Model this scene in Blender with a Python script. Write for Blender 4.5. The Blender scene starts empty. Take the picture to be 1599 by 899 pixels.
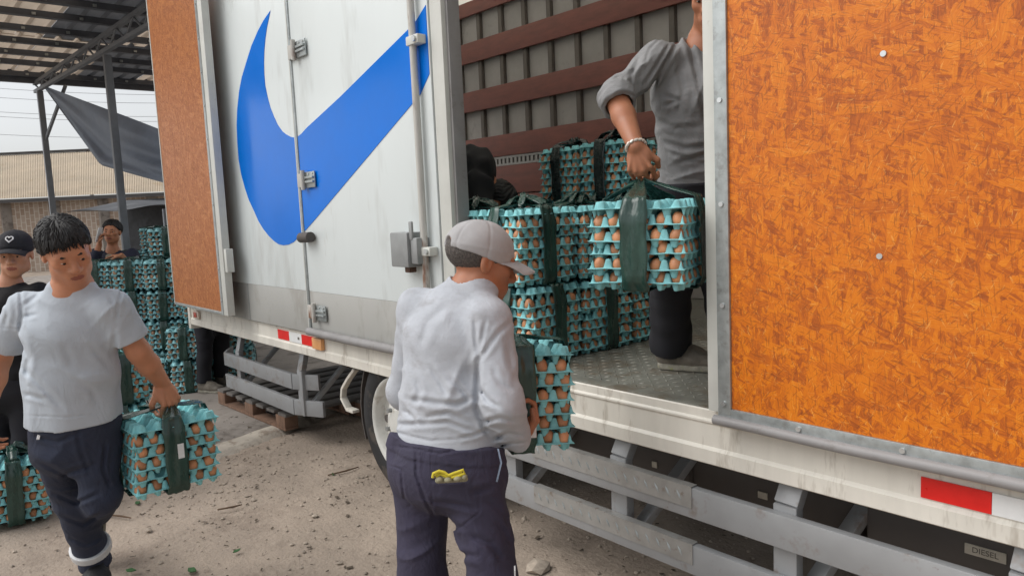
import bpy, bmesh, math, random
import numpy as np
from mathutils import Matrix, Vector, noise as mnoise
random.seed(7); RNG = np.random.default_rng(7)
PI = math.pi
SC = bpy.context.scene
C = SC.collection

# ------------------------------------------------------------------ camera
F_PX, CX, CY = 1150., 799.5, 449.5          # the photograph's focal length and centre, in its own pixels
def unit(v):
    v = np.asarray(v, float); return v / np.linalg.norm(v)
_vp = unit((-1006/F_PX, -80/F_PX, 1)); _dn = np.array((.413, 9.17, 1.)); _dn = unit(_dn - _vp*_dn.dot(_vp))
_X = -_vp; _Z = -_dn; _Y = np.cross(_Z, _X)
RC = np.array([_X, _Y, _Z])                 # world = RC @ camera (x right, y down, z ahead)
CAM = np.array([0., -1.955, 1.50])          # the truck's near side is the plane y = 0, the ground z = 0
def ray(px, py): return RC @ np.array([(px-CX)/F_PX, (py-CY)/F_PX, 1.])
def at(px, py, dep): return CAM + ray(px, py)*dep
def on_y(px, py, y=0.):
    d = ray(px, py); return CAM + d*((y-CAM[1])/d[1])
def on_z(px, py, z=0.):
    d = ray(px, py); return CAM + d*((z-CAM[2])/d[2])
RIGHT, UPV, AHEAD = RC[:, 0], -RC[:, 1], RC[:, 2]

cam_data = bpy.data.cameras.new('camera'); cam = bpy.data.objects.new('camera', cam_data); C.objects.link(cam)
cam_data.sensor_fit = 'HORIZONTAL'; cam_data.sensor_width = 36; cam_data.lens = F_PX/1599*36
cam_data.clip_start = .05; cam_data.clip_end = 600
m = Matrix.Identity(4)
for i in range(3):
    m[i][0] = RIGHT[i]; m[i][1] = UPV[i]; m[i][2] = -AHEAD[i]; m[i][3] = CAM[i]
cam.matrix_world = m
SC.camera = cam

# ------------------------------------------------------------------ sky, sun, exposure (bright overcast)
SUN_EL, SUN_AZ = math.radians(50), math.radians(236)      # azimuth: direction the light comes FROM, measured from +X
world = bpy.data.worlds.new('World'); SC.world = world; world.use_nodes = True
wn = world.node_tree.nodes; wl = world.node_tree.links; wn.clear()
sky = wn.new('ShaderNodeTexSky'); sky.sky_type = 'NISHITA'; sky.sun_disc = False
sky.sun_elevation = SUN_EL; sky.sun_rotation = PI/2 - SUN_AZ
sky.air_density = 1.0; sky.dust_density = 2.0; sky.ozone_density = 1.0
hsv = wn.new('ShaderNodeHueSaturation'); hsv.inputs['Saturation'].default_value = .16
bg = wn.new('ShaderNodeBackground'); bg.inputs['Strength'].default_value = .075
wo = wn.new('ShaderNodeOutputWorld')
wl.new(sky.outputs[0], hsv.inputs['Color']); wl.new(hsv.outputs[0], bg.inputs[0]); wl.new(bg.outputs[0], wo.inputs[0])
sun_d = bpy.data.lights.new('sun', 'SUN'); sun_d.energy = .95; sun_d.angle = math.radians(55); sun_d.color = (1, .965, .92)
sun = bpy.data.objects.new('sun', sun_d); C.objects.link(sun)
sd = Vector((math.cos(SUN_EL)*math.cos(SUN_AZ), math.cos(SUN_EL)*math.sin(SUN_AZ), math.sin(SUN_EL)))
sun.rotation_euler = sd.to_track_quat('Z', 'Y').to_euler(); sun.location = (0, -4, 8)
SC.view_settings.view_transform = 'Standard'; SC.view_settings.look = 'None'
SC.view_settings.exposure = 1.1; SC.view_settings.gamma = 1; SC.view_settings.use_curve_mapping = False

SC.cycles.max_bounces = 6; SC.cycles.diffuse_bounces = 4; SC.cycles.glossy_bounces = 2; SC.cycles.transmission_bounces = 3
# ------------------------------------------------------------------ materials
def s2l(c):
    return tuple(((x/255)/12.92 if x/255 <= .04045 else ((x/255+.055)/1.055)**2.4) for x in c)
class NT:
    def __init__(s, name):
        s.m = bpy.data.materials.new(name); s.m.use_nodes = True
        s.t = s.m.node_tree; s.b = s.t.nodes['Principled BSDF']
        s.tc = s.t.nodes.new('ShaderNodeTexCoord')
    def n(s, typ, **kw):
        nd = s.t.nodes.new(typ)
        for k, v in kw.items():
            if k in nd.inputs.keys(): nd.inputs[k].default_value = v
            else: setattr(nd, k, v)
        return nd
    def l(s, a, b): s.t.links.new(a, b)
    def coord(s, scale=(1, 1, 1), rot=(0, 0, 0), loc=(0, 0, 0), src='Object'):
        mp = s.n('ShaderNodeMapping'); mp.inputs['Scale'].default_value = scale; mp.inputs['Rotation'].default_value = rot; mp.inputs['Location'].default_value = loc
        s.l(s.tc.outputs[src], mp.inputs['Vector']); return mp.outputs[0]
    def noise(s, vec, scale, detail=4, rough=.6, dist=0):
        nd = s.n('ShaderNodeTexNoise', Scale=scale, Detail=detail, Roughness=rough, Distortion=dist); s.l(vec, nd.inputs['Vector']); return nd.outputs['Fac']
    def ramp(s, fac, stops):
        r = s.n('ShaderNodeValToRGB'); e = r.color_ramp.elements
        while len(e) < len(stops): e.new(.5)
        for i, (p, c) in enumerate(stops):
            e[i].position = p; e[i].color = (c[0], c[1], c[2], 1) if not isinstance(c, (int, float)) else (c, c, c, 1)
        s.l(fac, r.inputs['Fac']); return r.outputs['Color']
    def mix(s, fac, a, b, mode='MIX'):
        x = s.n('ShaderNodeMix', data_type='RGBA', blend_type=mode)
        for sock, v in ((x.inputs['Factor'], fac), (x.inputs[6], a), (x.inputs[7], b)):
            if isinstance(v, (int, float)): sock.default_value = v
            elif isinstance(v, tuple): sock.default_value = (v[0], v[1], v[2], 1)
            else: s.l(v, sock)
        return x.outputs[2]
    def math(s, op, a, b=0.):
        x = s.n('ShaderNodeMath', operation=op)
        for i, v in enumerate((a, b)):
            if isinstance(v, (int, float)): x.inputs[i].default_value = v
            else: s.l(v, x.inputs[i])
        return x.outputs[0]
    def bump(s, h, strength=.3, dist=.01):
        b = s.n('ShaderNodeBump', Strength=strength, Distance=dist); s.l(h, b.inputs['Height']); s.l(b.outputs[0], s.b.inputs['Normal'])
    def set(s, **kw):
        for k, v in kw.items():
            k = k.replace('_', ' ')
            if isinstance(v, (int, float)): s.b.inputs[k].default_value = v
            elif isinstance(v, tuple): s.b.inputs[k].default_value = (v[0], v[1], v[2], 1)
            else: s.l(v, s.b.inputs[k])
MATS = {}
def mat(name, rgb, rough=.6, metal=0, fold=0, fs=9., var=.12, vs=3., bump=0, bs=60., bd=.004, stain=None, stretch=(1, 1, 1), coat=0, sss=0, rand=0, spec=.5, stains=()):
    t = NT(name); c = s2l(rgb)
    v = t.coord(stretch)
    nz = t.noise(v, vs, 4, .65)
    lo = tuple(x*(1-var*1.6) for x in c); hi = tuple(min(1, x*(1+var)) for x in c)
    col = t.ramp(nz, [(.3, lo), (.7, hi)])
    for k, (srgb, sc, th, amt) in enumerate((() if stain is None else (stain,)) + tuple(stains)):
        z = t.noise(t.coord(stretch, loc=(3.1*k+1.7, 2.2, 5*k)), sc, 4, .72)
        f = t.ramp(z, [(th, 0.), (min(.99, th+.12), amt)])
        col = t.mix(f, col, s2l(srgb))
    if rand:
        oi = t.n('ShaderNodeObjectInfo'); f = t.ramp(oi.outputs['Random'], [(0, 1-rand), (1, 1+rand*.6)])
        col = t.mix(1., col, f, 'MULTIPLY')
    r = t.ramp(nz, [(.3, max(.02, rough-.08)), (.7, min(1, rough+.08))])
    t.set(Base_Color=col, Roughness=r, Metallic=metal, Specular_IOR_Level=spec)
    if coat: t.set(Coat_Weight=coat, Coat_Roughness=.12)
    if sss:
        t.set(Subsurface_Weight=sss); t.b.inputs['Subsurface Radius'].default_value = (.012, .005, .003); t.b.inputs['Subsurface Scale'].default_value = .5
    if fold:
        hh = t.math('ADD', t.math('MULTIPLY', t.noise(v, bs, 2, .6), bd*bump/.3), t.math('MULTIPLY', t.noise(t.coord((1.3, 1.3, .8)), fs, 3, .55, 1.2), fold)); t.bump(hh, .6, 1.)
    elif bump: t.bump(t.noise(v, bs, 2, .6), bump, bd)
    MATS[name] = t.m; return t.m
def osb(name, ramp_stops, seed, contrast=1., vertical=True):
    t = NT(name)
    base = t.noise(t.coord((6, 6, 2.2), loc=(seed, 0, 0)), 1.6, 5, .6)
    fac = base
    for k, (a, bx_, bz_, ga) in enumerate([(.05, 20, 5, .5), (-.35, 60, 20, .5), (1.4, 64, 18, .5), (.6, 70, 22, .5), (-1.0, 76, 24, .45), (.02, 60, 12, .4), (-.1, 110, 30, .4), (1.1, 120, 34, .4), (-.12, 40, 9, .3), (1.45, 44, 11, .3)]):
        rt = t.n('ShaderNodeVectorRotate', rotation_type='Y_AXIS'); rt.inputs['Angle'].default_value = a
        t.l(t.tc.outputs['Object'], rt.inputs['Vector'])
        mp = t.n('ShaderNodeMapping'); mp.inputs['Scale'].default_value = (bx_, .01, bz_); mp.inputs['Location'].default_value = (seed+k*3.3, 0, k*1.7)
        t.l(rt.outputs[0], mp.inputs['Vector'])
        vo = t.n('ShaderNodeTexVoronoi', feature='F1', distance='EUCLIDEAN', Scale=1., Randomness=1.); t.l(mp.outputs[0], vo.inputs['Vector'])
        sp = t.n('ShaderNodeSeparateColor'); t.l(vo.outputs['Color'], sp.inputs[0])
        r2 = t.n('ShaderNodeVectorRotate', rotation_type='Y_AXIS'); t.l(rt.outputs[0], r2.inputs['Vector']); t.l(t.math('MULTIPLY', t.math('SUBTRACT', sp.outputs[2], .5), 1.1), r2.inputs['Angle'])
        mg = t.n('ShaderNodeMapping'); mg.inputs['Scale'].default_value = (300, 1, 16); t.l(r2.outputs[0], mg.inputs['Vector'])
        grain = t.n('ShaderNodeTexNoise', Scale=1., Detail=2.); t.l(mg.outputs[0], grain.inputs['Vector'])
        val = t.math('ADD', t.math('MULTIPLY', sp.outputs[0], .46), t.math('MULTIPLY', grain.outputs['Fac'], ga+.06))
        if k >= 8: val = t.math('ADD', t.math('MULTIPLY', sp.outputs[0], .42), t.math('MULTIPLY', grain.outputs['Fac'], .62))
        alpha = t.ramp(sp.outputs[1], [(.62, 0.), (.64, .75)] if k < 8 else [(.80, 0.), (.81, .65)])
        fac = t.mix(alpha, fac, val)
    col = t.ramp(fac, ramp_stops)
    ns = t.noise(t.coord((9, 9, 55), rot=(0, .5, 0), loc=(9, 0, seed)), 2., 4, .7)
    col = t.mix(t.ramp(ns, [(.68, 0.), (.73, .6)]), col, s2l((112, 54, 20)))
    sc = t.noise(t.coord((150, 9, 12), rot=(0, .3, 0), loc=(seed, 2, 1)), 1., 3, .7)
    col = t.mix(t.ramp(sc, [(.70, 0.), (.76, .35)]), col, s2l((245, 190, 120)))
    for a, o_ in ((.1, 0), (1.25, 5), (-.75, 9)):
        def turned(ang, sc, lo):
            r_ = t.n('ShaderNodeVectorRotate', rotation_type='Y_AXIS'); r_.inputs['Angle'].default_value = ang; t.l(t.tc.outputs['Object'], r_.inputs['Vector'])
            m_ = t.n('ShaderNodeMapping'); m_.inputs['Scale'].default_value = sc; m_.inputs['Location'].default_value = lo; t.l(r_.outputs[0], m_.inputs['Vector']); return m_.outputs[0]
        ln = t.noise(turned(a, (200, 1, 22), (seed+o_, 0, o_)), 1., 2, .6); col = t.mix(t.ramp(ln, [(.60, 0.), (.66, .5)]), col, s2l((128, 64, 24)))
        ln = t.noise(turned(a+.35, (220, 1, 26), (seed-o_, 3, o_)), 1., 2, .6); col = t.mix(t.ramp(ln, [(.66, 0.), (.71, .4)]), col, s2l((240, 176, 92)))
    dust = t.noise(t.coord((1, 1, 1), loc=(seed*2, 1, 4)), 3.2, 4, .7)
    col = t.mix(t.ramp(dust, [(.55, 0.), (.85, .18)]), col, s2l((196, 140, 84)))
    t.set(Base_Color=col, Roughness=t.ramp(fac, [(.2, .52), (.8, .38)]), Specular_IOR_Level=.4)
    t.bump(fac, .35, .004)
    MATS[name] = t.m; return t.m

mat('ground', (162, 148, 134), .95, var=.2, vs=1.2, bump=.6, bs=45, bd=.012, stains=(((128, 115, 103), 2.2, .52, .6), ((176, 163, 148), 14, .60, .5), ((108, 96, 86), 38, .60, .6), ((196, 184, 170), 70, .66, .8)))
mat('concrete', (150, 143, 136), .9, var=.12, vs=2., bump=.4, bs=90, bd=.006, stains=(((105, 97, 90), 2.5, .5, .8), ((165, 158, 148), 22, .6, .5), ((85, 78, 72), 9, .66, .6)))
mat('concrete_edge', (192, 183, 170), .92, var=.15, vs=4., bump=.5, bs=60, bd=.008, stains=(((128, 112, 98), 6, .52, .7),))
mat('chip_dark', (92, 82, 70), .95, var=.3, vs=30)
mat('pebble', (168, 156, 142), .95, var=.3, vs=12, rand=0)
mat('white_panel', (220, 227, 227), .34, var=.03, vs=1.2, coat=.15, stains=(((178, 180, 176), 2.4, .54, .4), ((160, 152, 138), 9, .66, .3)), stretch=(1.2, 1, .3))
mat('grey_band', (170, 170, 166), .42, var=.06, vs=2., stains=(((140, 135, 127), 4, .54, .5),), stretch=(1, 1, .5))
mat('frame_white', (205, 206, 200), .45, var=.06, vs=4, stains=(((150, 135, 115), 9, .66, .6),))
mat('skirt', (216, 212, 202), .55, var=.07, vs=3., stretch=(3, 1, .6), stains=(((150, 140, 125), 6, .56, .55), ((120, 84, 55), 17, .70, .7)))
mat('galvanised', (172, 178, 178), .38, metal=.55, var=.12, vs=25, stains=(((140, 140, 138), 30, .55, .6),))
mat('steel_grey', (160, 162, 162), .45, metal=.25, var=.08, vs=6, stains=(((112, 96, 84), 14, .64, .55), ((190, 190, 190), 40, .64, .4)))
mat('guard_grey', (158, 160, 162), .42, metal=.2, var=.07, vs=4, stains=(((128, 112, 98), 9, .56, .55), ((100, 74, 56), 34, .68, .7)))
mat('tread_grey', (168, 167, 164), .4, metal=.35, var=.1, vs=14, stains=(((120, 98, 78), 20, .58, .6),))
mat('rusty_rod', (192, 190, 184), .5, metal=.1, var=.08, vs=9, stretch=(1, 1, .3), stains=(((120, 78, 52), 9, .52, .9), ((84, 52, 36), 22, .62, .8)))
mat('rubber_tube', (140, 138, 138), .5, var=.1, vs=6, stains=(((105, 98, 92), 12, .58, .5),))
mat('black_rubber', (38, 38, 40), .75, var=.2, vs=9, bump=.3, bs=120, bd=.002, stains=(((92, 84, 76), 6, .52, .55),))
mat('dark_underside', (86, 81, 78), .8, var=.2, vs=4, stains=(((84, 74, 66), 4, .54, .5),))
mat('tank_dark', (88, 83, 80), .6, var=.15, vs=3, stains=(((86, 78, 70), 5, .54, .5),))
mat('rim_white', (205, 205, 200), .5, var=.08, vs=9, stains=(((150, 138, 122), 8, .54, .6),))
mat('decal_blue', (0, 112, 214), .18, var=.05, vs=2, spec=.22, stains=(((60, 140, 220), 5, .66, .3),))
mat('decal_rim', (235, 238, 238), .35, var=.02)
mat('tape_red', (222, 30, 24), .35, var=.06, vs=20)
mat('tape_white', (228, 230, 230), .35, var=.04, vs=20)
mat('amber', (225, 165, 110), .25, var=.05)
mat('lamp_red', (205, 95, 80), .25, var=.05)
mat('lamp_frame', (205, 190, 175), .4)
mat('slat_brown', (134, 84, 76), .6, var=.16, vs=5, stretch=(1, 1, 4), bump=.15, bs=30, stains=(((140, 92, 80), 9, .66, .5),))
mat('wall_grey', (172, 168, 166), .6, var=.08, vs=5, stains=(((168, 160, 154), 6, .68, .5), ((104, 98, 95), 5, .6, .4)))
mat('rib_dark', (104, 97, 92), .55, metal=.2, var=.12, vs=8)
mat('track_metal', (150, 148, 144), .4, metal=.5, var=.12, vs=20)
mat('floor_plate', (128, 128, 120), .5, metal=.3, var=.12, vs=8, stains=(((104, 92, 76), 5, .5, .7), ((160, 156, 146), 13, .6, .5)))
mat('roof_inner', (120, 116, 114), .7, var=.08)
mat('lock_grey', (150, 152, 152), .45, metal=.3, var=.08, vs=12, stains=(((112, 92, 78), 14, .66, .6),))
mat('lock_brown', (92, 66, 52), .7, var=.2, vs=20)
mat('screw', (205, 208, 208), .3, metal=.7, var=.05)
mat('sticker', (196, 190, 176), .6, var=.1, vs=30, stains=(((120, 112, 100), 40, .62, .6),))
mat('sticker_ink', (110, 104, 96), .7)
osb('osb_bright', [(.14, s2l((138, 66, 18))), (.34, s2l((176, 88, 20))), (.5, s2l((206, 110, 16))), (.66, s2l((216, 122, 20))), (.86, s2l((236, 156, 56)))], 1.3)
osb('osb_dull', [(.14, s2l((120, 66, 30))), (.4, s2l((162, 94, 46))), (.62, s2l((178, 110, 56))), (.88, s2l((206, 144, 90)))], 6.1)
mat('tray', (138, 204, 208), .92, var=.1, vs=26, bump=.5, bs=420, bd=.0015, rand=.2, stains=(((164, 216, 210), 40, .60, .5), ((104, 170, 174), 18, .62, .4)))
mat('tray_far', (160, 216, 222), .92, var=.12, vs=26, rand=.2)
mat('egg', (208, 144, 102), .5, var=.12, vs=30, rand=.32, sss=.05)
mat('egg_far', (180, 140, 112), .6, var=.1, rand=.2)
mat('strap', (40, 70, 62), .26, var=.25, vs=14, bump=.6, bs=34, bd=.006, stretch=(1, 1, .4), spec=.6)
mat('strap_black', (28, 40, 39), .25, var=.25, vs=14, bump=.6, bs=34, bd=.006, spec=.6)
mat('paper', (222, 224, 224), .7, var=.05, vs=40)
mat('skin', (190, 130, 98), .5, var=.07, vs=22, sss=.12, bump=.12, bs=300, bd=.001)
mat('skin_dark', (168, 110, 80), .5, var=.07, vs=22, sss=.12, bump=.12, bs=300, bd=.001)
mat('skin_pale', (190, 138, 110), .5, var=.06, vs=22, sss=.12)
mat('lips', (150, 88, 74), .45, var=.06, vs=40, sss=.1)
mat('hair', (26, 24, 25), .55, var=.4, vs=90, stretch=(3, 3, .7), bump=.5, bs=260, bd=.002)
mat('hair_grey', (84, 78, 74), .7, var=.5, vs=120, stretch=(2, 2, 1), bump=.6, bs=200, bd=.003)
mat('eye_white', (215, 208, 200), .25, var=.02)
mat('iris', (30, 20, 16), .2, var=.02)
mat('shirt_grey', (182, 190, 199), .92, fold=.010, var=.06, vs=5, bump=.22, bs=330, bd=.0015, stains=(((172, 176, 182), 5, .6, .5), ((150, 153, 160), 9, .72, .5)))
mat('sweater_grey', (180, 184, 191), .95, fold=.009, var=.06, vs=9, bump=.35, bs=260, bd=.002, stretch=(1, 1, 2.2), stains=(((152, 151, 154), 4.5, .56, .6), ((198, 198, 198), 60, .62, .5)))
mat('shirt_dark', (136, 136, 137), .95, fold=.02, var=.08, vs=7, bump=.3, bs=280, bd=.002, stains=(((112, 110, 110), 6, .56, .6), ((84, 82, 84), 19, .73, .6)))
mat('navy', (46, 52, 70), .9, fold=.018, var=.12, vs=6, bump=.3, bs=300, bd=.0015, stains=(((58, 62, 76), 5, .6, .5),))
mat('trouser_purple', (58, 55, 74), .9, fold=.018, var=.12, vs=6, bump=.3, bs=300, bd=.0015, stains=(((68, 64, 82), 5, .58, .5),))
mat('trouser_black', (34, 34, 40), .9, var=.15, vs=6, bump=.3, bs=200, bd=.0015)
mat('black_cloth', (26, 26, 30), .9, var=.15, vs=6, bump=.3, bs=200, bd=.0015)
mat('jacket_navy', (38, 42, 62), .75, var=.15, vs=8)
mat('shirt_beige', (188, 178, 158), .9, var=.08, vs=8)
mat('reflective', (206, 208, 210), .4, var=.05, vs=30)
mat('frayed', (120, 132, 150), .9, var=.2, vs=90)
mat('cap_grey', (172, 171, 172), .95, var=.07, vs=14, bump=.3, bs=420, bd=.0012, stains=(((150, 146, 146), 8, .58, .5),))
mat('cap_black', (36, 36, 42), .9, var=.1, vs=14, bump=.2, bs=400, bd=.001)
mat('white_print', (228, 228, 230), .8, var=.03)
mat('shoe_dark', (112, 105, 95), .75, var=.25, vs=18, bump=.3, bs=120, stains=(((104, 94, 82), 12, .54, .6),))
mat('shoe_black', (34, 35, 38), .7, var=.2, vs=18, bump=.3, bs=120, stains=(((150, 156, 70), 70, .68, .6),))
mat('shoe_sole', (142, 138, 126), .85, var=.3, vs=30, stains=(((150, 160, 60), 60, .60, .7),))
mat('glove_yellow', (206, 190, 58), .9, var=.1, vs=50, bump=.4, bs=400, bd=.002)
mat('glove_grey', (150, 146, 120), .8, var=.12, vs=60)
mat('bracelet', (226, 216, 206), .35, metal=.3, var=.1, vs=60)
mat('phone_white', (222, 222, 224), .3, var=.02)
mat('phone_dark', (30, 30, 34), .2)
mat('post_dark', (122, 127, 134), .6, metal=.2, var=.12, vs=6)
mat('purlin', (92, 96, 104), .55, metal=.3, var=.15, vs=5)
mat('tarp_blue', (112, 124, 142), .6, var=.12, vs=2.5, bump=.3, bs=6, bd=.03)
mat('tarp_black', (52, 54, 58), .5, var=.2, vs=1.4, bump=.5, bs=3, bd=.06)
mat('far_roof', (186, 172, 152), .85, var=.1, vs=.7, stains=(((168, 146, 116), 1.1, .58, .6),))
mat('brick_wall', (168, 152, 140), .95, var=.15, vs=1.4, stains=(((150, 104, 84), .9, .56, .7),))
mat('gutter', (70, 68, 68), .7)
mat('pallet_wood', (128, 100, 82), .9, var=.2, vs=6, stretch=(6, 1, 1), bump=.3, bs=40, stains=(((84, 66, 56), 5, .52, .6),))
mat('pallet_grey', (112, 108, 104), .9, var=.18, vs=6, stretch=(6, 1, 1), bump=.3, bs=40)
mat('wire', (120, 122, 126), .8)
mat('leaf_green', (52, 96, 50), .7, var=.2, vs=20)
mat('twig', (98, 78, 60), .9, var=.2, vs=20)
def translucent(name, rgb, f):
    t = NT(name); t.set(Base_Color=t.ramp(t.noise(t.coord((.5, 3, 1)), 3., 4, .7), [(.35, tuple(x*.7 for x in s2l(rgb))), (.65, s2l(rgb))]), Roughness=.5)
    tl = t.n('ShaderNodeBsdfTranslucent'); tl.inputs['Color'].default_value = (*s2l(rgb), 1)
    mx = t.n('ShaderNodeMixShader'); mx.inputs[0].default_value = f
    t.l(t.b.outputs[0], mx.inputs[1]); t.l(tl.outputs[0], mx.inputs[2]); t.l(mx.outputs[0], t.t.nodes['Material Output'].inputs['Surface']); MATS[name] = t.m
translucent('translucent', (236, 234, 226), .85)  # truck roof: translucency added to brighten the cargo space
translucent('sheet_tan', (200, 184, 166), .45)
translucent('sheet_dark', (120, 122, 126), .14)
def brickify():
    t = NT('brick_far'); b = t.n('ShaderNodeTexBrick', Scale=2.)
    b.inputs['Color1'].default_value = (*s2l((176, 160, 146)), 1); b.inputs['Color2'].default_value = (*s2l((158, 138, 122)), 1); b.inputs['Mortar'].default_value = (*s2l((196, 188, 176)), 1)
    b.inputs['Brick Width'].default_value = .5; b.inputs['Row Height'].default_value = .22; b.inputs['Mortar Size'].default_value = .02
    t.l(t.coord((1, 1, 1), rot=(PI/2, 0, PI/2)), b.inputs['Vector']); t.set(Base_Color=b.outputs[0], Roughness=.95); MATS['brick_far'] = t.m
brickify()

# ------------------------------------------------------------------ object helpers
def root_loc(o):
    while o.parent: o = o.parent
    return np.array(o.location) if o.type == 'EMPTY' else np.zeros(3)
def mesh_obj(name, verts, faces, m, parent=None, local=False, smooth=False, kind=None, mi=None, mats=None):
    V = np.asarray(verts, float).reshape(-1, 3)
    if parent is not None and not local: V = V - root_loc(parent)
    me = bpy.data.meshes.new(name); me.from_pydata(V.tolist(), [], faces if isinstance(faces, list) else faces.tolist())
    for mm in (mats or [m]): me.materials.append(MATS[mm] if isinstance(mm, str) else mm)
    if mi is not None: me.polygons.foreach_set('material_index', np.asarray(mi, np.int32))
    if smooth: me.polygons.foreach_set('use_smooth', np.ones(len(me.polygons), bool))
    me.update()
    return link(name, me, parent, kind)
def link(name, me, parent=None, kind=None):
    o = bpy.data.objects.new(name, me); C.objects.link(o)
    if parent is not None: o.parent = parent
    if kind: o['kind'] = kind
    return o
def tag(o, label, cat, group=None):
    o['label'] = label; o['category'] = cat
    if group: o['group'] = group
    return o
def thing(name, label, cat, loc=(0, 0, 0), rot=(0, 0, 0), group=None):
    o = bpy.data.objects.new(name, None); C.objects.link(o); o.empty_display_size = .1
    o.location = tuple(float(x) for x in loc); o.rotation_euler = rot
    return tag(o, label, cat, group)
class MB:
    def __init__(s): s.v = []; s.f = []
    def add(s, vs, fs):
        b = len(s.v); s.v += [tuple(map(float, v)) for v in vs]; s.f += [tuple(i+b for i in f) for f in fs]; return s
    def box(s, x0, x1, y0, y1, z0, z1):
        return s.add([(x0, y0, z0), (x1, y0, z0), (x1, y1, z0), (x0, y1, z0), (x0, y0, z1), (x1, y0, z1), (x1, y1, z1), (x0, y1, z1)],
                     [(0, 3, 2, 1), (4, 5, 6, 7), (0, 1, 5, 4), (1, 2, 6, 5), (2, 3, 7, 6), (3, 0, 4, 7)])
    def bar(s, a, b, w, h, up=(0, 0, 1)):
        a, b = np.array(a, float), np.array(b, float); d = unit(b-a); u = np.array(up, float)
        if abs(d.dot(u)) > .95: u = np.array((1., 0, 0))
        sd = unit(np.cross(d, u)); u = np.cross(sd, d); vs = []
        for p in (a, b):
            for i, j in ((-1, -1), (1, -1), (1, 1), (-1, 1)): vs.append(p + sd*i*w/2 + u*j*h/2)
        return s.add(vs, [(0, 1, 2, 3), (7, 6, 5, 4), (0, 4, 5, 1), (1, 5, 6, 2), (2, 6, 7, 3), (3, 7, 4, 0)])
    def tube(s, pts, r, n=10, caps=True):
        pts = [np.array(p, float) for p in pts]; rs = r if isinstance(r, (list, tuple)) else [r]*len(pts)
        vs = []; prev = None
        for i, p in enumerate(pts):
            d = unit(pts[min(i+1, len(pts)-1)] - pts[max(i-1, 0)])
            u = prev if prev is not None else (np.array((0, 0, 1.)) if abs(d[2]) < .9 else np.array((1., 0, 0)))
            sd = unit(np.cross(d, u)); u = np.cross(sd, d); prev = u
            for k in range(n):
                a = 2*PI*k/n; vs.append(p + (sd*math.cos(a) + u*math.sin(a))*rs[i])
        fs = [(i*n+k, i*n+(k+1) % n, (i+1)*n+(k+1) % n, (i+1)*n+k) for i in range(len(pts)-1) for k in range(n)]
        if caps: fs += [tuple(range(n))[::-1], tuple((len(pts)-1)*n+k for k in range(n))]
        return s.add(vs, fs)
    def prism_y(s, poly, y0, y1):                    # polygon in (x, z), thickness along y
        n = len(poly); vs = [(x, y0, z) for x, z in poly] + [(x, y1, z) for x, z in poly]
        ar = sum(poly[i][0]*poly[(i+1) % n][1]-poly[(i+1) % n][0]*poly[i][1] for i in range(n))
        fs = [tuple(range(n)), tuple(range(2*n-1, n-1, -1))] + [(i, i+n, (i+1) % n+n, (i+1) % n) for i in range(n)]
        if ar < 0: fs = [f[::-1] for f in fs]
        return s.add(vs, fs)
    def profile_x(s, poly, x0, x1, closed=True):     # polygon in (y, z), swept along x
        n = len(poly); vs = [(x0, y, z) for y, z in poly] + [(x1, y, z) for y, z in poly]
        fs = [(i, (i+1) % n, (i+1) % n+n, i+n) for i in range(n if closed else n-1)]
        if closed: fs += [tuple(range(n))[::-1], tuple(range(n, 2*n))]
        return s.add(vs, fs)
    def lathe_y(s, prof, cx, cz, n=40):              # profile (r, y) round an axis along y
        k = len(prof); vs = []
        for i in range(n):
            a = 2*PI*i/n
            for r, y in prof: vs.append((cx+r*math.cos(a), y, cz+r*math.sin(a)))
        fs = [(i*k+j, i*k+j+1, ((i+1) % n)*k+j+1, ((i+1) % n)*k+j) for i in range(n) for j in range(k-1)]
        return s.add(vs, fs)
    def lozenge(s, c, u, v, nrm, L, W, H):           # raised tread mark
        c, u, v, nrm = map(lambda q: np.array(q, float), (c, u, v, nrm))
        return s.add([c-u*L, c-v*W, c+u*L, c+v*W, c+nrm*H-u*L*.4, c+nrm*H+u*L*.4], [(0, 1, 4), (1, 5, 4), (1, 2, 5), (2, 3, 5), (3, 4, 5), (3, 0, 4)])
    def build(s, name, m, parent=None, bevel=0, smooth=False, kind=None, local=False):
        o = mesh_obj(name, s.v, s.f, m, parent, local, smooth, kind)
        bm = bmesh.new(); bm.from_mesh(o.data); bmesh.ops.recalc_face_normals(bm, faces=bm.faces)
        if bevel:
            es = [e for e in bm.edges if len(e.link_faces) == 2 and e.calc_face_angle(0) > .5]
            bmesh.ops.bevel(bm, geom=es, offset=bevel, segments=2, affect='EDGES', clamp_overlap=True, profile=.6)
            for f in bm.faces: f.smooth = True
        bm.to_mesh(o.data); bm.free()
        if bevel: o.data.set_sharp_from_angle(angle=math.radians(40))
        elif smooth: o.data.set_sharp_from_angle(angle=math.radians(50))
        return o
def clip_poly(poly, x, keep_less):
    out = []
    for i, p in enumerate(poly):
        q = poly[(i+1) % len(poly)]; ip = (p[0] <= x) == keep_less; iq = (q[0] <= x) == keep_less
        if ip: out.append(p)
        if ip != iq: t = (x-p[0])/(q[0]-p[0]); out.append((x, p[1]+t*(q[1]-p[1])))
    return out

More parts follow.
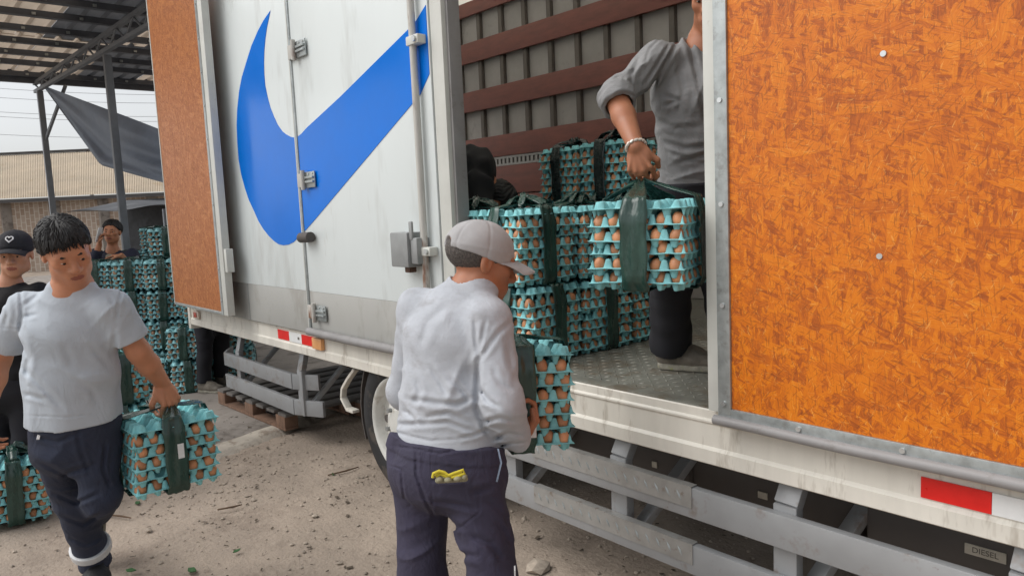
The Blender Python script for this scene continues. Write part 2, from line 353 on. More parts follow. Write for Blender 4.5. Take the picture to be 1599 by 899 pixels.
# ------------------------------------------------------------------ the setting
def fbm(x, y, s=1.):
    return mnoise.fractal(Vector((x*s, y*s, .3)), 1., 2.1, 4)
SLAB_EDGE = [(-4.40, -9.), (-4.52, -4.), (-4.58, -2.2), (-4.57, -1.5), (-4.66, -.8), (-4.84, -.12), (-5.0, .33), (-5.30, .89), (-5.45, 2.), (-5.6, 5.), (-5.7, 12.)]
def slab_x(y):
    ys = [p[1] for p in SLAB_EDGE]; xs = [p[0] for p in SLAB_EDGE]
    return float(np.interp(y, ys, xs)) + .03*fbm(3, y, 2.3)
def make_ground():
    def axis(lo, hi, step):
        fine = list(np.arange(lo, hi+1e-6, step)); out = []; d = step
        x = lo
        while x > -260: d *= 1.5; x -= d; out.insert(0, x)
        out += fine; x = hi; d = step
        while x < 260: d *= 1.5; x += d; out.append(x)
        return out
    xs, ys = axis(-5.6, .6, .04), axis(-2.2, 1.6, .04)
    V = []
    for x in xs:
        for y in ys:
            z = 0
            if -8 < x < 3 and -6 < y < 6:
                z = .012*fbm(x, y, 1.1) + .006*fbm(x+9, y, 5.) + .003*fbm(x, y-7, 17.)
                if x < slab_x(y)+.05: z = -.02
            else: z = -.02
            V.append((x, y, z-.004))
    n = len(ys)
    Fq = [(i*n+j, (i+1)*n+j, (i+1)*n+j+1, i*n+j+1) for i in range(len(xs)-1) for j in range(n-1)]
    return mesh_obj('ground', V, Fq, 'ground', smooth=True, kind='structure')
make_ground()
def make_slab():
    V = []; Fq = []; ys = list(np.arange(-9, 12.01, .15)); xw = [-.14, -.6, -1.5, -3, -6, -12, -22]
    for y in ys:
        e = slab_x(y)
        for w in xw: V.append((e+w, y, .022+.004*fbm(e+w, y, .9)))
    k = len(xw)
    for i in range(len(ys)-1):
        for j in range(k-1): Fq.append((i*k+j+1, i*k+j, (i+1)*k+j, (i+1)*k+j+1))
    mesh_obj('concrete_yard', V, Fq, 'concrete', smooth=True, kind='structure')
    V = []; Fq = []; ys = list(np.arange(-9, 12.01, .05))
    for y in ys:
        e = slab_x(y); a = .012*fbm(7, y, 6.)
        V += [(e-.15, y, .023), (e-.13, y, .029), (e-.02+a, y, .027), (e+.0+a, y, .016), (e+.05+a*2, y, -.03)]
    for i in range(len(ys)-1):
        for j in range(4): Fq.append((i*5+j+1, i*5+j, (i+1)*5+j, (i+1)*5+j+1))
    mesh_obj('kerb', V, Fq, 'concrete_edge', smooth=True, kind='structure')
make_slab()
def blob(V, Fq, c, r, rnd, squash=.6):
    b = len(V); pts = [(0, 0, 1), (.9, 0, .3), (.28, .85, .3), (-.73, .53, .3), (-.73, -.53, .3), (.28, -.85, .3), (.73, .5, -.4), (-.28, .85, -.4), (-.9, 0, -.4), (-.28, -.85, -.4), (.73, -.5, -.4)]
    a = rnd.random()*6.28; ca, sa = math.cos(a), math.sin(a); ex = .6+.7*rnd.random()
    for x, y, z in pts:
        j = .75+.5*rnd.random(); x *= j*ex; y *= j; V.append((c[0]+(x*ca-y*sa)*r, c[1]+(x*sa+y*ca)*r, c[2]+z*r*squash*j))
    Fq += [(b, b+1, b+2), (b, b+2, b+3), (b, b+3, b+4), (b, b+4, b+5), (b, b+5, b+1), (b+1, b+6, b+2), (b+2, b+6, b+7), (b+2, b+7, b+3), (b+3, b+7, b+8), (b+3, b+8, b+4), (b+4, b+8, b+9), (b+4, b+9, b+5), (b+5, b+9, b+10), (b+5, b+10, b+1), (b+1, b+10, b+6)]
def make_pebbles():
    rnd = random.Random(3); V = []; Fq = []; n = 0
    while n < 4200:
        x = rnd.uniform(-5.2, -.2); y = rnd.uniform(-1.9, 1.3)
        if x < slab_x(y)+.02 and rnd.random() > .06: continue
        dens = .5+.9*fbm(x*1.3, y*1.3+4, 1.)
        if rnd.random() > dens: continue
        r = .003+.010*rnd.random()**5
        z = .012*fbm(x, y, 1.1)+.006*fbm(x+9, y, 5.) if x > slab_x(y) else .026
        blob(V, Fq, (x, y, z), r, rnd); n += 1
    o = mesh_obj('gravel', V, Fq, 'pebble', kind='stuff'); tag(o, 'loose pale gravel scattered over the brown dirt', 'gravel')
make_pebbles()
def make_chips():
    rnd = random.Random(9); V = []; Fq = []
    for k in range(900):
        x = rnd.uniform(-5.6, -.4); y = rnd.uniform(-1.9, 1.2); s_ = .004+.012*rnd.random()**3; a = rnd.random()*6.28
        z = (.012*fbm(x, y, 1.1)+.006*fbm(x+9, y, 5.) if x > slab_x(y) else .026)+.002; b = len(V); el = rnd.uniform(.25, 1)
        for u, v in ((-1, -.5), (.8, -.7), (1, .6), (-.6, .8)): V.append((x+s_*(u*math.cos(a)-el*v*math.sin(a)), y+s_*(u*math.sin(a)+el*v*math.cos(a)), z+rnd.uniform(0, s_*.5)))
        V += [(p[0], p[1], p[2]-.0015) for p in V[b:b+4]]; Fq += [(b, b+1, b+2, b+3), (b+7, b+6, b+5, b+4)]+[(b+i, b+4+i, b+4+(i+1) % 4, b+(i+1) % 4) for i in range(4)]
    o = mesh_obj('debris', V, Fq, 'chip_dark', kind='stuff'); tag(o, 'dark chips of dry debris strewn over the dirt', 'debris')
make_chips()
def litter():
    rnd = random.Random(5)
    for k, (px, py, r, where) in enumerate([(300, 712, .03, 'flat pale stone on the dirt below the carried egg bundle'), (492, 806, .022, 'small pale stone on the dirt in front of the wheel'), (840, 888, .05, 'pale flat stone beside the dark trouser leg near the step rail'), (232, 828, .02, 'small pale stone on the dirt beside the walking person'), (372, 742, .018, 'small pale stone on the dirt near the concrete edge')]):
        p = on_z(px, py); V = []; Fq = []; blob(V, Fq, (p[0], p[1], r*.25), r, rnd, .45)
        tag(mesh_obj('stone', V, Fq, 'pebble'), where, 'stone', 'pale stones on the dirt')
    for px, py, s, lab in [(370, 862, .02, 'bright green plastic scrap lying on the dirt at the bottom'), (215, 787, .03, 'dull green leaf scrap on the dirt under the carried bundle'), (300, 893, .035, 'dull green leaf scrap at the bottom edge of the dirt'), (205, 893, .03, 'green scrap on the dirt beside the reflective trouser hem'), (520, 742, .02, 'green scrap on the dirt below the left step rail')]:
        p = on_z(px, py); a = rnd.random()*3; V = []; 
        for i, (u, v, z) in enumerate([(-1, 0, .2), (-.3, .45, .5), (.5, .35, .25), (1, 0, .6), (.4, -.4, .3), (-.4, -.35, .1)]):
            V.append((p[0]+s*(u*math.cos(a)-v*math.sin(a)), p[1]+s*(u*math.sin(a)+v*math.cos(a)), .008+z*s*.4))
        V += [(x, y, z-.003) for x, y, z in V]; Fq = [tuple(range(6)), tuple(range(11, 5, -1))] + [(i, (i+1) % 6, (i+1) % 6+6, i+6) for i in range(6)]
        tag(mesh_obj('plant_scrap', V, Fq, 'leaf_green'), lab, 'litter', 'green scraps on the dirt')
    for p0, p1, lab in [((340, 798), (378, 790), 'short dry twig on the dirt between walker and wheel'), ((512, 744), (560, 731), 'dark twig on the dirt in front of the wheel'), ((165, 806), (205, 811), 'thin dark twig on the dirt beside the walking person')]:
        a, b = on_z(*p0), on_z(*p1); md = (a+b)/2+np.array((.02, .01, .01)); a[2] = b[2] = .01; md[2] = .014
        tag(MB().tube([a, md, b], [.004, .005, .003], 6).build('twig', 'twig', smooth=True), lab, 'twig', 'twigs on the dirt')
litter()

# ------------------------------------------------------------------ the truck
XR, XF, YW, ZT, ZF = -6.38, 1.10, 2.22, 3.30, .84
T = thing('box_truck', 'white box truck with open side, blue tick mark and orange chipboard doors', 'truck', (-2.6, 1.1, 0))
def part(mb, name, m, parent=None, bevel=0, smooth=False, kind=None, label=None):
    o = mb.build(name, m, parent or T, bevel, smooth, kind)
    if label: o['label'] = label
    return o
# skirt rail with its ridges
part(MB().profile_x([(.06, .655), (.0, .655), (-.012, .662), (-.012, .706), (-.002, .716), (-.002, .788), (-.007, .794), (-.007, .8), (0, .806), (0, .832), (.006, .838), (.06, .838)], XR, XF), 'side_rail', 'skirt')
part(MB().box(XR-.004, XR+.05, -.016, .1, .62, .852), 'corner_post', 'skirt', bevel=.006)
part(MB().box(XR, XF, YW, YW+.06, .655, .838), 'side_rail', 'skirt')
for x in np.arange(XR+.1, XF, .62): part(MB().box(x, x+.06, .064, YW-.004, .70, .79), 'cross_member', 'dark_underside')
for y in (.62, 1.52): part(MB().box(XR+.2, XF, y, y+.08, .44, .69), 'chassis_beam', 'dark_underside')
floor = part(MB().box(XR+.004, XF, .062, YW, .80, ZF), 'floor', 'floor_plate')
part(MB().box(XR+.06, XF-.01, .004, .06, .806, ZF+.002), 'sill', 'floor_plate', bevel=.003)
tr = MB(); i = 0
for x in np.arange(-2.7, -1.25, .042):
    for y in np.arange(.08, 1.5, .042):
        i += 1; j = (round(x/.042)+round(y/.042)) % 2; a = .785 if j else -.785
        u = np.array((math.cos(a), math.sin(a), 0)); v = np.array((-math.sin(a), math.cos(a), 0))
        tr.lozenge((x, y, ZF+.0005), u, v, (0, 0, 1), .016, .0045, .003)
part(tr, 'tread_pattern', 'floor_plate', floor, kind='stuff')
part(MB().box(XR+.02, XF, -.02, YW+.06, ZT, ZT+.05), 'roof', 'translucent')  # unseen roof, made translucent so added daylight reaches the interior
part(MB().box(XF-.05, XF, .03, YW-.0, ZF+.002, ZT-.032), 'bulkhead', 'wall_grey')
# far wall: panels, ribs, slats, cargo track
ribx = list(np.arange(-6.15, XF, .285)); WY = 2.15
part(MB().box(XR+.05, XF-.06, YW-.02, YW+.0, ZF+.002, ZT-.034), 'outer_skin', 'frame_white')
for k, x in enumerate(ribx):
    part(MB().box(x-.022, x+.022, WY-.02, WY+.045, ZF+.004, ZT-.04), 'rib', 'rib_dark', bevel=.003)
    if k < len(ribx)-1: part(MB().box(x+.024, ribx[k+1]-.024, WY+.012, WY+.042, ZF+.004, ZT-.04), 'wall_panel', 'wall_grey')
for z0, z1 in ((3.14, 3.255), (2.75, 2.92), (2.34, 2.51), (1.93, 2.105), (1.44, 1.61)):
    part(MB().box(XR+.08, XF-.07, WY-.05, WY-.022, z0, z1), 'slat', 'slat_brown', bevel=.004)
part(MB().box(XR+.08, XF-.07, WY-.045, WY-.022, 1.62, 1.848), 'kick_board', 'slat_brown', bevel=.003)
tk = part(MB().box(XR+.08, XF-.07, WY-.028, WY-.0225, 1.85, 1.928), 'cargo_track', 'dark_underside')
mb = MB().box(XR+.08, XF-.08, WY-.038, WY-.0285, 1.851, 1.868).box(XR+.08, XF-.08, WY-.038, WY-.0285, 1.91, 1.927)
for x in np.arange(-6., .9, .05): mb.box(x, x+.028, WY-.036, WY-.029, 1.8685, 1.9095)
part(mb, 'track_face', 'track_metal', tk)
# posts round the side opening
part(MB().box(-2.70, -2.615, -.022, .07, .842, ZT-.002), 'door_post', 'frame_white', bevel=.006)
part(MB().box(-2.614, -2.598, .0, .065, .842, ZT-.002), 'door_seal', 'rubber_tube', bevel=.004)
po = part(MB().box(-1.312, -1.262, -.03, .07, .842, ZT-.002), 'door_post', 'frame_white', bevel=.006)
for z in (1.70, 1.60): part(MB().box(-1.317, -1.3125, -.01, .02, z, z+.035), 'rust_stain', 'lock_brown', po)
part(MB().box(-2.60, -1.314, -.022, .07, ZT-.13, ZT-.002), 'header_rail', 'frame_white', bevel=.004)
part(MB().box(XR+.0, XR+.06, .0, .07, .853, ZT-.002), 'rear_post', 'frame_white', bevel=.005)
part(MB().box(XR+.0, XR+.06, YW-.08, YW-.022, .853, ZT-.002), 'rear_post', 'frame_white', bevel=.005)
# far rear door leaf, folded round on the far side
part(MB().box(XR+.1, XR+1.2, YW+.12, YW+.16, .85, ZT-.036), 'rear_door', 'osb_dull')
# white door leaves on the near side
SEAM = -4.065; DZ0, DZ1 = .812, ZT-.01; BAND = 1.065
tick_px = [(421.5, 17), (411, 32), (402, 49), (392, 72), (384.5, 96), (377, 121), (373, 142), (370, 170), (369, 196), (370, 222), (372, 249), (376, 272), (382, 294), (388, 312), (396, 329), (403, 345), (411, 358), (419, 368), (427, 376), (434, 381), (442, 383), (450, 382), (458, 378), (468, 368), (478, 358), (491, 343), (656, 147), (685, 111), (679, 2), (647, 36), (531, 151), (478, 200), (470, 209), (465, 213), (459, 215), (453.5, 214), (446, 210), (440, 205), (433, 195), (427, 182), (421.5, 168), (417, 151), (413.5, 134), (412, 116), (411.5, 98), (412, 80), (413.5, 62), (416, 44)]
tick = [(p[0], p[2]) for p in (on_y(x, y, -.032) for x, y in tick_px)]
tick = [(min(x, -2.712), z) for x, z in tick]
for x0, x1 in ((XR+.062, SEAM-.012), (SEAM+.012, -2.705)):
    lf = part(MB().box(x0, x1, -.028, -.001, BAND, DZ1), 'side_door', 'white_panel', bevel=.003)
    part(MB().box(x0+.001, x1-.001, -.0278, -.001, DZ0, BAND-.0005), 'lower_panel', 'grey_band', lf, bevel=.002)
    pc = clip_poly(clip_poly(tick, x1-.004, True), x0+.004, False)
    cx = sum(p[0] for p in pc)/len(pc)
    part(MB().prism_y(pc, -.0305, -.0282), 'tick_mark', 'decal_blue', lf)
    if x0 > SEAM:
        part(MB().tube([(x0+.0, -.05, .828), (-3.6, -.052, .826), (x1, -.05, .827)], .024, 12), 'bottom_seal', 'rubber_tube', lf, smooth=True)
    else:
        part(MB().box(-5.0, -4.99, -.0292, -.0282, DZ0, BAND), 'panel_joint', 'lock_grey', lf)
part(MB().box(SEAM-.0115, SEAM+.0115, -.036, -.002, DZ0-.004, DZ1), 'seam_strip', 'galvanised', bevel=.003)
part(MB().box(SEAM-.03, SEAM-.0118, -.031, -.002, DZ0, DZ1), 'seam_strip', 'frame_white', bevel=.002)
def hinge(px, py, s=1):
    p = on_y(px, py, -.034); x, z = p[0], p[2]
    h = part(MB().box(x-.02, x+.10, -.044, -.0365, z-.045, z+.045), 'hinge', 'galvanised', bevel=.003)
    part(MB().box(x+.0, x+.095, -.056, -.0445, z-.018, z-.006).box(x+.0, x+.095, -.056, -.0445, z+.006, z+.018), 'hinge_rib', 'galvanised', h, bevel=.002)
    part(MB().box(x-.115, x-.022, -.047, -.0365, z-.04, z+.04), 'hinge_plate', 'rusty_rod', h, bevel=.004)
    part(MB().tube([(x-.022, -.055, z-.055), (x-.022, -.055, z+.055)], .014, 10), 'hinge_pin', 'rusty_rod', h, smooth=True)
    for dx in (.03, .08): part(MB().tube([(x+dx, -.044, z+.032), (x+dx, -.049, z+.032)], .006, 8), 'bolt', 'screw', h)
for q in ((466, 78), (481, 281), (498, 488)): hinge(*q)
p = on_y(482, 371, -.05); b_ = part(MB().tube([(p[0]-.07, -.062, p[2]), (p[0]+.05, -.062, p[2]+.004)], .03, 14), 'door_bumper', 'dark_underside', smooth=True)
part(MB().box(p[0]-.02, p[0]+.01, -.05, -.0305, p[2]-.02, p[2]+.02), 'bumper_bracket', 'lock_grey', b_)
# lock rod, clamp, lock box
RX = -2.79
rod = part(MB().tube([(RX, -.055, z) for z in np.linspace(.86, DZ1-.02, 12)], .0165, 12), 'lock_rod', 'rusty_rod', smooth=True)
for py in (60, 392):
    z = on_y(660, py, -.05)[2]
    part(MB().box(RX-.024, RX+.07, -.077, -.0305, z-.02, z+.02), 'rod_clamp', 'frame_white', rod, bevel=.006)
    part(MB().tube([(RX+.048, -.0785, z), (RX+.048, -.088, z)], .013, 10), 'clamp_bolt', 'screw', rod)
p = on_y(632, 388, -.09); bx, bz = p[0], p[2]
lk = part(MB().box(bx-.085, bx+.06, -.115, -.029, bz-.085, bz+.075), 'lock_box', 'lock_grey', bevel=.008)
part(MB().box(bx+.062, bx+.115, -.10, -.029, bz-.07, bz+.05), 'latch', 'lock_grey', lk, bevel=.008)
part(MB().box(bx+.06, bx+.085, -.104, -.09, bz+.04, bz+.125), 'lock_tab', 'lock_grey', lk, bevel=.01)
part(MB().box(bx-.115, bx-.0855, -.09, -.06, bz-.035, bz+.005), 'lock_knob', 'dark_underside', lk, bevel=.004)
part(MB().box(bx-.01, bx+.03, -.09, -.05, bz-.112, bz-.0855), 'lock_knob', 'lock_brown', lk, bevel=.004)
part(MB().box(bx+.116, RX-.018, -.07, -.045, bz-.02, bz+.015), 'lock_arm', 'rusty_rod', lk, bevel=.003)
# rear door folded round against the side, chipboard inner face outward
YD = -.155
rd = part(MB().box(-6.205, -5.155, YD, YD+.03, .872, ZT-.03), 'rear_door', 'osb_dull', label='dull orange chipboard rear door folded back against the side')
part(MB().box(-5.153, -5.045, YD-.006, YD+.045, .85, ZT-.03), 'door_edge', 'frame_white', rd, bevel=.005)
part(MB().box(-5.155, -5.120, YD-.010, YD-.0065, .852, ZT-.03), 'door_edge', 'galvanised', rd)
part(MB().box(-6.21, -5.1555, YD-.003, YD+.04, .85, .8715), 'door_edge', 'galvanised', rd, bevel=.003)
part(MB().box(-6.222, -6.2065, YD-.003, YD+.045, .85, ZT-.03), 'door_edge', 'frame_white', rd, bevel=.003)
for z in (1.05, 1.9, 2.8): part(MB().bar((-6.2, YD+.05, z), (XR+.01, -.02, z), .06, .02), 'door_hinge', 'lock_grey', rd)
for z in np.arange(.95, 3.2, .22): part(MB().tube([(-5.137, YD-.0102, z), (-5.137, YD-.014, z)], .007, 8), 'screw', 'screw', rd)
for z in (1.15,): part(MB().box(-5.043, -5.0, YD+.0, YD+.05, z, z+.16), 'door_catch', 'frame_white', rd, bevel=.006)
# front side door, swung right round: bright chipboard face
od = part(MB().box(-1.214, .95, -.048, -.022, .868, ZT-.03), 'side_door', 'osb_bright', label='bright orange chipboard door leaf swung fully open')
part(MB().box(-1.258, -1.2145, -.056, -.004, .848, ZT-.03), 'door_edge', 'galvanised', od, bevel=.003)
part(MB().box(-1.2595, .95, -.054, -.02, .834, .8675), 'door_edge', 'galvanised', od, bevel=.002)
part(MB().tube([(x, -.058, .826+.0015*math.sin(x*9)) for x in np.linspace(-1.27, .95, 30)], .0155, 12), 'bottom_seal', 'rubber_tube', od, smooth=True)
for z in np.arange(.882, 3.2, .30): part(MB().tube([(-1.237, -.0562, z), (-1.237, -.0605, z)], .0075, 10), 'screw', 'screw', od, smooth=True)
for x in np.arange(-1.0, .9, .275): part(MB().tube([(x, -.0542, .850), (x, -.0585, .850)], .0075, 10), 'screw', 'screw', od, smooth=True)
for px, py in ((1379, 84), (1373, 400)):
    p = on_y(px, py, -.05); part(MB().tube([(p[0], -.0482, p[2]), (p[0], -.051, p[2])], .0075, 10), 'screw', 'screw', od, smooth=True)
# rail marks and lamps
def plate_px(name, m, x0, x1, z0, z1, y=-.004, parent=None, bevel=0):
    return part(MB().box(x0, x1, y-.004, y, z0, z1), name, m, parent, bevel=bevel)
plate_px('reflective_tape', 'tape_red', -4.605, -4.435, .722, .782, -.0028); plate_px('reflective_tape', 'tape_white', -4.434, -4.256, .722, .782, -.0028); plate_px('reflective_tape', 'tape_red', -4.255, -4.085, .722, .782, -.0028)
part(MB().box(-4.31, -4.285, -.0075, -.007, .744, .76), 'tape_print', 'sticker_ink')
part(MB().box(-4.075, -3.955, -.028, -.0028, .718, .785), 'side_lamp', 'amber', bevel=.006)
lp = part(MB().box(-6.24, -6.10, -.022, -.0028, .72, .785), 'side_lamp', 'lamp_frame', bevel=.005); part(MB().box(-6.20, -6.14, -.028, -.0225, .733, .772), 'lens', 'lamp_red', lp, bevel=.004)
plate_px('reflective_tape', 'tape_red', -.698, -.541, .722, .776, -.0028); plate_px('reflective_tape', 'tape_white', -.54, -.38, .722, .776, -.0028); plate_px('reflective_tape', 'tape_red', -.379, -.22, .722, .776, -.0028)
# wheels
def make_wheel(cx, yc):
    cz = .395; R_ = .395
    ty = MB().lathe_y([(R_*.60, yc+.02), (R_*.66, yc-.005), (R_*.80, yc-.012), (R_*.92, yc-.004), (R_*.975, yc+.012), (R_*.985, yc+.03), (R_*.97, yc+.034), (R_*1.0, yc+.04), (R_*1.0, yc+.085), (R_*.97, yc+.09), (R_*.97, yc+.1), (R_*1.0, yc+.106), (R_*1.0, yc+.16), (R_*.95, yc+.2), (R_*.8, yc+.215), (R_*.6, yc+.2)], cx, cz, 56)
    w = part(ty, 'wheel', 'black_rubber', smooth=True)
    rim = part(MB().lathe_y([(R_*.64, yc-.004), (R_*.655, yc-.012), (R_*.63, yc-.012), (R_*.60, yc+.0), (R_*.57, yc+.045), (R_*.50, yc+.052), (R_*.40, yc+.03), (R_*.30, yc+.0), (R_*.24, yc+.0), (R_*.22, yc-.01), (0.001, yc-.01)], cx, cz, 40), 'rim', 'rim_white', w, smooth=True)
    for k in range(6):
        a = 2*PI*k/6+.3; x, z = cx+R_*.27*math.cos(a), cz+R_*.27*math.sin(a)
        part(MB().tube([(x, yc+.0, z), (x, yc-.022, z)], .012, 6), 'wheel_nut', 'lock_grey', w)
    for k in range(8):
        a = 2*PI*k/8; x, z = cx+R_*.455*math.cos(a), cz+R_*.455*math.sin(a)
        part(MB().tube([(x, yc+.03, z), (x, yc+.0365, z)], .022, 10), 'vent_hole', 'dark_underside', w)
make_wheel(-3.235, .03); make_wheel(-3.235, .27); make_wheel(-3.235, 1.90)
part(MB().tube([(-3.235, .3, .395), (-3.235, 2.0, .395)], .06, 12), 'axle', 'dark_underside', smooth=True)
# mudguard behind the wheel and its bent bracket
mg = MB(); pts = []
for a in np.linspace(PI*.35, PI*1.12, 12): pts.append((-3.235+.46*math.cos(a), .395+.46*math.sin(a)))
poly = pts + [(-3.235+.452*math.cos(a), .395+.452*math.sin(a)) for a in np.linspace(PI*1.12, PI*.35, 12)]
part(MB().prism_y(poly, .06, .50), 'mudguard', 'tank_dark')
q = [on_y(px, py, .07) for px, py in ((556, 576), (546, 590), (537, 606), (536, 620), (545, 638), (556, 642))]
part(MB().bar(q[0], q[1], .018, .035, (0, 1, 0)).bar(q[1], q[2], .018, .035, (0, 1, 0)).bar(q[2], q[3], .018, .035, (0, 1, 0)).bar(q[3], q[4], .018, .04, (0, 1, 0)).bar(q[4], q[5], .018, .045, (0, 1, 0)), 'mudguard_bracket', 'skirt', bevel=.003)
# rear pair of side guards
gd = part(MB().box(-5.81, -4.585, .05, .078, .372, .476), 'guard_rail', 'guard_grey', bevel=.004)
part(MB().bar((-4.583, .064, .424), (-4.40, .16, .424), .026, .104), 'rail_end', 'guard_grey', gd, bevel=.004)
gd2 = part(MB().box(-5.81, -4.585, .05, .078, .20, .304), 'guard_rail', 'guard_grey', bevel=.004)
part(MB().bar((-4.583, .064, .252), (-4.36, .16, .252), .026, .104), 'rail_end', 'guard_grey', gd2, bevel=.004)
part(MB().bar((-5.83, .075, .424), (-6.03, .2, .424), .02, .104), 'rail_end', 'guard_grey', gd, bevel=.004)
for x in (-5.60, -4.52):
    g = part(MB().box(x-.035, x+.035, .0785, .115, .20, .50), 'guard_post', 'guard_grey', bevel=.004)
    part(MB().bar((x, .097, .495), (x-.02, .14, .63), .07, .036, (0, 1, 0)), 'post_head', 'guard_grey', g, bevel=.004)
    part(MB().bar((x+.02, .115, .24), (x+.12, .50, .64), .05, .03), 'brace', 'guard_grey', g, bevel=.003)
# front pair of side guards with tread plates
for z0, z1, px0 in ((.452, .556, 0), (.256, .358, 0)):
    g = part(MB().box(-2.52, .4, .0, .03, z0, z1), 'guard_rail', 'guard_grey', bevel=.004)
    pl = part(MB().box(-2.175, -1.40, -.0035, -.0005, z0+.036, z1+.0025), 'tread_plate', 'tread_grey', g)
    part(MB().box(-2.175, -1.40, -.0035, .029, z1+.0028, z1+.0052), 'tread_plate_top', 'tread_grey', g)
    lz = MB()
    for k, x in enumerate(np.arange(-2.14, -1.42, .046)):
        u = unit((.55, 0, -1)); lz.lozenge((x, -.0037, z0+.07), u, unit((1, 0, .55)), (0, -1, 0), .02, .005, .003)
    part(lz, 'tread_marks', 'galvanised', g, kind='stuff')
for x in (-2.36, -1.745, -1.09, -.475, .15):
    g = part(MB().box(x-.038, x+.038, .0305, .072, .256, .575), 'guard_post', 'guard_grey', bevel=.005)
    part(MB().bar((x, .052, .57), (x+.005, .105, .66), .076, .042, (0, 1, 0)), 'post_head', 'guard_grey', g, bevel=.005)
    part(MB().bar((x+.05, .08, .30), (x+.17, .42, .66), .055, .03), 'brace', 'guard_grey', g, bevel=.003)
# tank and boxes under the floor, labels
tank = part(MB().box(-.95, .5, .26, .58, .27, .615), 'fuel_tank', 'tank_dark', bevel=.02)
bxx = part(MB().box(-2.30, -1.0, .30, .60, .33, .64), 'equipment_box', 'tank_dark', bevel=.008)
part(MB().box(-1.62, -1.605, .292, .2995, .33, .64), 'box_joint', 'dark_underside', bxx)
p = on_y(1538, 864, .256)
stk = part(MB().box(p[0]-.05, p[0]+.05, .2565, .2595, p[2]-.014, p[2]+.016), 'fuel_label', 'sticker', tank)
cu = bpy.data.curves.new('diesel', 'FONT'); cu.body = 'DIESEL'; cu.size = .022; cu.align_x = 'CENTER'; cu.align_y = 'CENTER'; cu.extrude = .0004
tmp = bpy.data.objects.new('tmp_text', cu); C.objects.link(tmp); bpy.context.view_layer.update()
me = bpy.data.meshes.new_from_object(tmp.evaluated_get(bpy.context.evaluated_depsgraph_get())); bpy.data.objects.remove(tmp)
me.name = 'lettering'; me.materials.clear(); me.materials.append(MATS['sticker_ink'])
me.transform(Matrix.Translation(Vector((p[0]+2.6, .2561-1.1, p[2]+.001))) @ Matrix.Rotation(PI/2, 4, 'X'))
link('lettering', me, stk)
for px, py, w in ((1191, 773, .018), (1022, 725, .012)):
    p = on_y(px, py, .296); part(MB().box(p[0]-w, p[0]+w, .2945, .2985, p[2]-.012, p[2]+.012), 'small_label', 'sticker', bxx)

# ------------------------------------------------------------------ bundles of egg trays
TS, TH, PITCH, NT_ = .310, .054, .0442, 6          # tray side, tray depth, stacking pitch, layers of eggs
PH = PITCH*NT_ + TH
def tray_mesh(name, m, nx=5, ny=6, sub=8, seed=0):
    rnd = np.random.default_rng(seed)
    def axis(n):
        e = .035
        a = [-.10, -e] + list(np.linspace(0, n, n*sub+1)) + [.05, .09, .14, .18, n-.05, n-.09, n-.14, n-.18] + [n+e, n+.10]
        return np.array(sorted(a))
    xs, ys = axis(nx), axis(ny)
    Xg, Yg = np.meshgrid(xs, ys, indexing='ij')
    xc, yc = np.clip(Xg, 0, nx), np.clip(Yg, 0, ny)
    ex, ey = np.minimum(xc, nx-xc), np.minimum(yc, ny-yc); e = np.minimum(ex, ey)
    sm = lambda t: t*t*(3-2*t)
    c = (np.cos(2*PI*xc)+np.cos(2*PI*yc))/4+.5; c = np.clip((c-.10)/.84, 0, 1)
    tang = np.where(ex <= ey, np.cos(2*PI*yc), np.cos(2*PI*xc))
    rimw = np.clip(.5+.66*tang, 0, 1)                   # posts rise and cups drop right behind a straight flange
    w = sm(np.clip((e-.20)/.3, 0, 1)); c = rimw*(1-w)+c*w
    g = sm(np.clip(e/.15, 0, 1)); c = .47+(c-.47)*g
    z = TH*c
    lip = np.maximum(np.maximum(-Xg, Xg-nx), np.maximum(-Yg, Yg-ny)).clip(0)
    z = z-lip*.03+(lip > .06)*.0012
    z = z+.0022*np.sin(Xg*1.3+seed)*np.cos(Yg*1.1-seed*2)+.0012*np.sin(Xg*5.1+seed*3)*np.sin(Yg*4.3+seed)
    px, py = TS/(nx+.2), TS/(ny+.2)
    X, Y = (Xg-nx/2)*px, (Yg-ny/2)*py
    a, b = X.shape; N = a*b
    top = np.stack([X, Y, z], -1).reshape(-1, 3); bot = top-np.array((0, 0, .0022))
    idx = np.arange(N).reshape(a, b)
    q = np.stack([idx[:-1, :-1], idx[1:, :-1], idx[1:, 1:], idx[:-1, 1:]], -1).reshape(-1, 4)
    rim = list(idx[:, 0]) + list(idx[-1, 1:]) + list(idx[-2::-1, -1]) + list(idx[0, -2:0:-1])
    rq = [(rim[i], rim[(i+1) % len(rim)], rim[(i+1) % len(rim)]+N, rim[i]+N)[::-1] for i in range(len(rim))]
    fs = q.tolist() + (q[:, ::-1]+N).tolist() + rq
    me = bpy.data.meshes.new(name); me.from_pydata(np.concatenate([top, bot]).tolist(), [], fs); me.materials.append(MATS[m])
    me.polygons.foreach_set('use_smooth', np.ones(len(me.polygons), bool)); me.update(); return me
